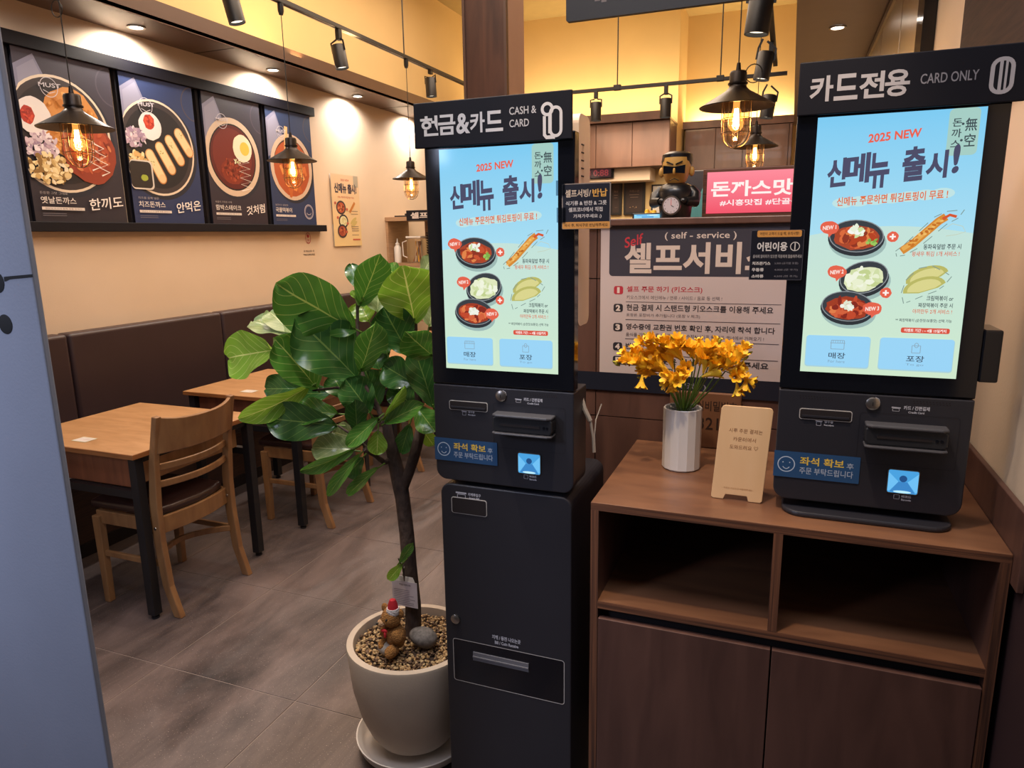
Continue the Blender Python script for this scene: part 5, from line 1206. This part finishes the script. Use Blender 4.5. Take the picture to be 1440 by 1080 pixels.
for k in range(6): build('packet', MB().bar([(xa + .03 + .02 * k, sy + .12, z2 + .01), (xb - .04 - .015 * ((k * 3) % 5), sy + .13, z2 + .21)], .008, .012), cs[k % 4], t)
xb = X_(600)
for k in range(12):
    zz = z2 + .002 + k * .024
    if k == 0:
        bw = build('stacked_bowl', MB().lathe([(.001, 0), (.05, 0), (.075, .02), (.08, .03), (.076, .03), (.05, .006), (.001, .006)], (xb, sy + .15, zz), 18), 'kioskside', None, True); tag(bw, 'bottom dark bowl in the stack on the service shelf', 'bowl', 'stacked dark bowls on the service shelf'); b0 = bw
    else:
        bw = b0.copy(); COL.objects.link(bw); bw.location = b0.location + Vector((0, 0, .024 * k)); bw['label'] = '%s bowl from the bottom of the dark stack on the service shelf' % ('', 'second', 'third', 'fourth', 'fifth', 'sixth', 'seventh', 'eighth', 'ninth', 'tenth', 'eleventh')[k] if k < 11 else 'topmost dark bowl of the stack on the service shelf'
a = at(571, 296, sy - .03); b = at(571, 314, sy - .03)
t = thing('self_corner_sign', 'small dark sign with white Korean letters on top of the service shelf', 'sign', (a.x + .22, sy - .03, b.z))
build('board', MB().box(a.x, a.x + .46, sy - .03, sy - .012, z1 + .0, a.z), 'sign', t, bevel=.002)
pr = Print((a.x, sy - .0305, a.z), (1, 0, 0), (0, 0, 1), .46, a.z - z1); pr.text('셀프코너', .1, .2, .92, .8, '#c9c0bc', .03); pr.build('lettering', 'paper', t)
tag(build('tray', MB().box(X_(552), X_(568), sy + .05, sy + .3, z1 + .041, z1 + .055).box(X_(563), X_(568), sy + .1, sy + .2, z1 + .055, z1 + .075), 'black', bevel=.004), 'flat black tray on top of the service shelf left of the sign', 'tray')

# ---------------------------------------------------------------- fig tree in its pot
pc = Vector((-1.012, 1.70, 0)); RZ = .378
t = thing('plant_pot', 'large cream stone pot on a white saucer beside the cash kiosk', 'pot', (pc.x, pc.y, 0))
build('pot_body', MB().lathe([(.001, .045), (.095, .045), (.12, .055), (.142, .09), (.165, .15), (.184, .24), (.196, RZ - .008), (.194, RZ), (.175, RZ), (.173, RZ - .008), (.17, RZ - .06), (.001, RZ - .06)], pc, 56), 'pot', t, True)
sc_ = build('saucer', MB().lathe([(.001, .03), (.15, .03), (.165, .04), (.18, .062), (.184, .062), (.175, .035), (.155, .02), (.001, .02)], pc, 48), 'saucer', t, True)
for k in range(4):
    a = k * PI / 2 + .5; build('saucer_foot', MB().box(pc.x + .12 * math.cos(a) - .018, pc.x + .12 * math.cos(a) + .018, pc.y + .12 * math.sin(a) - .018, pc.y + .12 * math.sin(a) + .018, 0, .022), 'saucer', sc_, bevel=.004)
build('soil', MB().lathe([(.001, RZ - .03), (.17, RZ - .035), (.17, RZ - .05), (.001, RZ - .05)], pc, 32), 'soil', t)
# gravel: real pebbles, too many to count
gm = [mat('gravel_%s' % n_, c_, .7, var=.2, vscale=40) for n_, c_ in (('tan', '#a07f55'), ('cream', '#b79c72'), ('brown', '#5c4431'))]
for gi, g in enumerate(gm):
    mb = MB()
    for k in range(640):
        q = random.uniform(0, 2 * PI); d = .167 * math.sqrt(random.random()); s_ = random.uniform(.0028, .0058)
        mb.ball((pc.x + d * math.cos(q), pc.y + d * math.sin(q), RZ - .026 + random.uniform(-.003, .006)), (s_ * random.uniform(.7, 1.4), s_ * random.uniform(.7, 1.4), s_ * .7), 6, 4, .9, 160)
    o = build('gravel', mb, g, t); o['kind'] = 'stuff'
def gz(px, py): return atz(px, py, RZ - .02)
p = gz(594, 912); tag(build('river_stone', MB().ball((p.x, p.y + .01, RZ + .012), (.045, .034, .03), 20, 14, .12, 25, (.15, 'Y')), 'stone', smooth=True), 'large dark grey oval stone on the gravel, right of the bear', 'stone')
p = gz(543, 921); tag(build('river_stone', MB().ball((p.x, p.y + .005, RZ + .003), (.029, .024, .022), 18, 12, .12, 30), 'stonel', smooth=True), 'small pale grey stone under the toy bear', 'stone')
# toy bear
bx, by, bz = atz(556, 914, RZ - .01)
t = thing('toy_bear', 'small brown plush bear with a red and white cap sitting in the plant pot', 'toy', (bx, by, bz))
S_ = 1.0
build('body', MB().ball((bx + .004, by, bz + .042), (.026, .026, .036), 18, 12, .15, 60), 'fur', t, True)
hd = build('head', MB().ball((bx - .006, by - .004, bz + .095), (.027, .026, .026), 20, 14, .12, 60), 'fur', t, True)
build('muzzle', MB().ball((bx - .022, by - .024, bz + .087), (.012, .012, .01), 12, 8, .1, 80), 'furl', hd, True)
build('nose', MB().ball((bx - .029, by - .033, bz + .09), (.004, .004, .003), 10, 6), 'bk', hd, True)
for dx_, dy_ in ((-.022, -.021), (-.004, -.029)): build('eye', MB().ball((bx + dx_, by + dy_, bz + .101), .003, 10, 6), 'bk', hd, True)
for dx_, dz_ in ((-.026, .116), (.02, .108)): build('ear', MB().ball((bx + dx_, by + .002, bz + dz_), (.01, .007, .013), 12, 8, .1, 60), 'fur', hd, True)
build('arm', MB().ball((bx - .026, by - .006, bz + .055), (.013, .012, .02), 12, 8, .15, 60, (.4, 'Y')), 'fur', t, True)
build('arm', MB().ball((bx + .018, by - .018, bz + .052), (.016, .014, .019), 12, 8, .15, 60, (-.5, 'Y')), 'fur', t, True)
build('leg', MB().ball((bx + .008, by - .03, bz + .016), (.016, .024, .017), 12, 8, .15, 60), 'fur', t, True)
build('leg', MB().ball((bx - .026, by - .012, bz + .02), (.014, .02, .015), 12, 8, .15, 60), 'fur', t, True)
build('bow_tie', MB().ball((bx - .012, by - .03, bz + .07), (.01, .004, .005), 8, 6).ball((bx - .008, by - .032, bz + .06), (.004, .004, .009), 8, 6), 'red', t, True)['kind'] = 'stuff'
hat = build('cap', MB().lathe([(.001, .034), (.008, .03), (.013, .016), (.015, .0), (.001, 0)], (bx + .002, by - .004, bz + .117), 16), 'red', t, True)
build('cap_brim', MB().lathe([(.001, .012), (.016, .013), (.018, .006), (.0165, -.004), (.001, -.004)], (bx + .002, by - .004, bz + .112), 18), 'whitef', hat, True)

t.scale = (1.14, 1.14, 1.14)

# the tree
TY = 1.74
t = thing('fiddle_leaf_fig', 'leafy fiddle leaf fig tree with forked trunk growing in the cream pot', 'plant', (at(575, 850, TY).x, TY, RZ - .03))
r4 = lambda x, y, Y_=TY: at(300 + x / 3, 340 + y / 3, Y_)
pbase = at(580, 875, TY)
trunk = build('trunk', MB().tube([Vector((pbase.x, TY, RZ - .035)), at(581, 850, TY), at(576, 800, TY), at(572, 750, TY), at(566, 700, TY), at(561, 672, TY), at(553, 640, TY), at(546, 612, TY), at(543, 590, TY)], [.026, .0245, .023, .0225, .0225, .0245, .0195, .016, .013], 16), 'bark', t, True)
def branch(pts, r, name='branch'): build(name, MB().tube(pts, r, 12), 'bark', t, True)
branch([at(566, 690, TY), at(575, 665, TY), at(583, 640, TY - .01), at(590, 612, TY), at(594, 590, TY + .01), at(588, 560, TY + .02), at(584, 520, TY + .03), at(584, 450, TY + .04)], [.015, .0155, .0165, .0155, .013, .01, .008, .006])
branch([at(553, 645, TY), at(540, 650, TY - .03), at(527, 640, TY - .06), at(512, 632, TY - .1)], [.011, .009, .007, .006])
branch([at(546, 612, TY), at(530, 570, TY), at(515, 545, TY - .02), at(508, 520, TY), at(503, 460, TY + .02), at(502, 400, TY + .02)], [.009, .007, .006, .006, .005, .004])
branch([at(530, 575, TY), at(505, 560, TY - .03), at(475, 545, TY - .05), at(440, 549, TY - .06)], [.006, .005, .004, .0035])
branch([at(527, 640, TY - .06), at(500, 615, TY - .08), at(475, 598, TY - .1)], [.005, .004, .003])
branch([at(573, 850, TY - .02), at(567, 800, TY - .04), at(560, 785, TY - .05)], [.003, .0025, .002], 'twig')
LS = 1 / 1430.
def leaf(b, tp, wpx, kind='m', yb=TY, yt=None, roll=0, cup=.12, droop=.1, wav=.04):
    """b, tp: ends of the leaf in the enlarged crop; wpx: width there"""
    yt = yb - .08 if yt is None else yt
    B_ = r4(*b, yb); T_ = r4(*tp, yt); ax = T_ - B_; L_ = ax.length; ax.normalize(); W = wpx * LS * 1.22
    mid = (B_ + T_) / 2; tocam = (Vector((0, 0, H)) - mid).normalized()
    nrm = tocam - ax * tocam.dot(ax); nrm.normalize(); nrm = Matrix.Rotation(math.radians(roll), 3, ax) @ nrm
    sd = nrm.cross(ax).normalized()
    nu, nv = 8, 12; mb = MB(); mb.uv = []
    ph = random.uniform(0, 6.28)
    for j in range(nv + 1):
        v = j / nv
        wd = (.16 + .62 * (math.sin(PI * min(1, v * 1.02)) ** .8)) if False else 0
        # fiddle outline: narrower waist near the base, widest near two thirds, blunt tip
        a_ = math.sqrt(max(0, 1 - ((v - .62) / .385) ** 2)) if v > .62 else (.46 + .54 * (math.sin(PI / 2 * max(0, (v - .14)) / .48) ** 1.3 if v > .14 else 0))
        if v < .14: a_ = .46 * math.sqrt(v / .14)
        wd = a_ * W / 2
        for i in range(nu + 1):
            u = 2 * i / nu - 1
            z = cup * W * abs(u) ** 1.5 + .05 * W * noise.noise(Vector((u * 2.2 + ph, v * 5, ph))) - droop * L_ * (v - .35) ** 2 * 1.6 + wav * W * math.sin(v * 13 + ph + (2 if u > 0 else 0)) * abs(u) ** 2 * 1.5 + .06 * W * math.cos(v * 6.5 * 2 * PI - abs(u) * 5) * (1 - abs(u)) * abs(u)
            mb.v.append(B_ + ax * (L_ * v) + sd * (wd * u) + nrm * z); mb.uv.append((.5 + u / 2, v))
    for j in range(nv):
        for i in range(nu):
            k = j * (nu + 1) + i; mb.f.append((k, k + 1, k + nu + 2, k + nu + 1))
    o = build('leaf', mb, LEAF[kind], t, True, subd=1)
    build('petiole', MB().tube([B_ - ax * .02 - nrm * .004, B_ + ax * .01], [.0028, .0022], 6), 'stem', o, True)
    return o
leaf((600, 370), (262, 185), 215, 'm', TY, TY - .16, -18, .1)
leaf((612, 580), (352, 318), 225, 'd', TY, TY - .12, 15, .12)
leaf((262, 455), (48, 490), 185, 'l', TY - .02, TY + .02, 10, .1)
leaf((330, 400), (160, 320), 120, 'p', TY + .02, TY + .1, 35, .1)
leaf((335, 395), (235, 285), 110, 'p', TY + .04, TY + .1, 20, .1)
leaf((435, 615), (262, 405), 165, 'm', TY - .04, TY - .14, 20, .16)
leaf((410, 612), (112, 765), 92, 'l', TY - .06, TY - .2, -25, .12, .2)
leaf((528, 775), (215, 745), 140, 'd', TY - .06, TY - .14, -10, .1)
leaf((528, 725), (328, 715), 105, 'm', TY - .05, TY - .08, 25, .1)
leaf((375, 620), (208, 620), 112, 'd', TY + .02, TY + .04, 0, .1)
leaf((500, 640), (250, 640), 130, 'd', TY + .05, TY + .06, 0, .1)
leaf((620, 265), (705, 60), 120, 'm', TY + .02, TY - .02, 15, .1)
leaf((610, 200), (580, 90), 60, 'd', TY + .06, TY + .08, 0, .1)
leaf((692, 300), (700, 158), 150, 'p', TY + .04, TY + .08, 10, .08)
leaf((850, 335), (800, 105), 205, 'l', TY + .03, TY - .04, 8, .1)
leaf((800, 170), (725, 100), 70, 'm', TY + .06, TY + .1, 0)
leaf((822, 465), (715, 280), 150, 'd', TY + .02, TY - .03, -10, .1)
leaf((925, 480), (812, 385), 120, 'm', TY, TY - .1, -20, .12)
leaf((622, 545), (688, 350), 110, 'm', TY - .05, TY - .12, 25, .14)
leaf((700, 540), (670, 430), 110, 'd', TY + .03, TY + .04, 0)
leaf((735, 475), (700, 370), 90, 'm', TY + .04, TY + .06, 0)
leaf((930, 700), (850, 450), 120, 'd', TY + .03, TY + .0, 12)
leaf((850, 600), (715, 520), 120, 'd', TY + .04, TY + .03, -10)
leaf((660, 720), (560, 580), 130, 'd', TY - .02, TY - .06, 10)
leaf((700, 690), (640, 540), 110, 'd', TY + .05, TY + .05, 0)
leaf((605, 790), (600, 670), 80, 'd', TY - .06, TY - .1, 10)
leaf((712, 750), (810, 618), 42, 'l', TY - .06, TY - .1, 40, .3)
leaf((725, 765), (880, 685), 62, 'm', TY - .07, TY - .1, -20, .2)
leaf((698, 742), (562, 862), 62, 'm', TY - .06, TY - .12, 15, .16)
leaf((695, 795), (690, 900), 68, 'l', TY - .06, TY - .08, 0, .1)
leaf((592, 880), (415, 865), 110, 'p', TY - .04, TY - .08, 20, .1)
leaf((600, 830), (500, 800), 90, 'p', TY - .02, TY - .02, 10, .1)
leaf((600, 872), (366, 985), 55, 'm', TY - .08, TY - .16, -30, .2, .2)
leaf((625, 890), (470, 1075), 46, 'm', TY - .08, TY - .12, 20, .2, .15)
leaf((635, 905), (560, 990), 70, 'd', TY - .04, TY - .04, 0)
leaf((700, 950), (558, 1068), 48, 'm', TY - .06, TY - .06, 25, .2)
leaf((830, 765), (790, 895), 66, 'd', TY + .02, TY + .02, 0)
leaf((860, 700), (935, 800), 92, 'm', TY + .0, TY - .02, 0)
leaf((880, 790), (930, 860), 50, 'l', TY + .04, TY + .06, 0)
leaf((880, 140), (925, 60), 60, 'p', TY + .08, TY + .12, 0)
leaf((660, 340), (615, 255), 110, 'l', TY + .06, TY + .08, 0)
leaf((700, 330), (790, 300), 70, 'd', TY + .07, TY + .08, 0)
leaf((560, 660), (500, 560), 100, 'd', TY + .05, TY + .05, 0)
leaf((910, 360), (930, 260), 90, 'p', TY + .07, TY + .1, 0)
leaf((600, 480), (560, 380), 120, 'd', TY + .06, TY + .06, 0)
leaf((840, 700), (760, 600), 110, 'd', TY + .07, TY + .07, 0)
leaf((760, 620), (800, 500), 110, 'd', TY + .07, TY + .07, 0)
leaf((900, 620), (940, 500), 120, 'd', TY + .08, TY + .07, 0)
leaf((600, 240), (585, 205), 24, 'l', TY + .0, TY, 0)
leaf((786, 1352), (840, 1275), 34, 'm', TY - .05, TY - .06, 0)
leaf((798, 1358), (738, 1428), 40, 'l', TY - .05, TY - .07, 0)
# care tag on the trunk
A_ = at(551, 814, TY - .035); B_ = at(588, 856, TY - .035)
t = thing('plant_tag', 'white printed card tag hanging on the fig trunk above the bear', 'tag', (A_.x + .035, TY - .035, B_.z))
build('card', MB().box(A_.x, B_.x, TY - .036, TY - .035, B_.z, A_.z).prism([(0, 0), (B_.x - A_.x - .012, 0), (B_.x - A_.x - .02, .018), (.008, .018)], (A_.x + .006, TY - .0355, A_.z - .002), (1, 0, 0), (0, 0, 1), (0, .001, 0)), 'white', t)['kind'] = 'stuff'
pr = Print((A_.x, TY - .0362, A_.z), (1, 0, 0), (0, 0, 1), B_.x - A_.x, A_.z - B_.z); pr.rect(0, 0, 1, 1, '#c9c0c8'); pr.text('떡갈고무나무', .3, .1, .75, .18, '#4a444c', .03)
for k in range(9): pr.rect(.07, .34 + .07 * k, random.choice((.4, .7, .9, .85)), .34 + .07 * k + .028, '#8a848e')
pr.build('printed_face', 'paper', t)
build('tie', MB().tube([(A_.x + .035, TY - .035, A_.z + .012), at(569, 795, TY - .02)], .001, 5), 'cable', t)

# ---------------------------------------------------------------- near door frame at the left edge
py_ = .8; xe = at(72, 540, py_).x
dr = struct('door_1', MB().box(xe - .6, xe - .006, py_, py_ + .012, 0, 2.35), 'pillar', bevel=.003)
for u, v, r_ in ((-4, 397, .018), (8, 456, .017)):
    p = at(u, v, py_); h_ = build('bolt_hole', MB().lathe([(.001, -.0012), (r_ * .8, -.0012), (r_, -.0006), (r_, .001), (.001, .001)], (p.x, py_, p.z), 24, 'y'), 'hole', dr, True)
a, b = at(6, 391, py_), at(47, 388, py_)
build('slot_mark', MB().add([(a.x, py_ - .0008, a.z + .002), (a.x, py_ - .0008, a.z - .006), (a.x + .014, py_ - .0008, a.z - .002), (b.x, py_ - .0008, b.z - .002), (b.x, py_ - .0008, b.z + .003), (a.x + .012, py_ - .0008, a.z + .003)], [(0, 1, 2, 3, 4, 5)]), 'hole', dr)
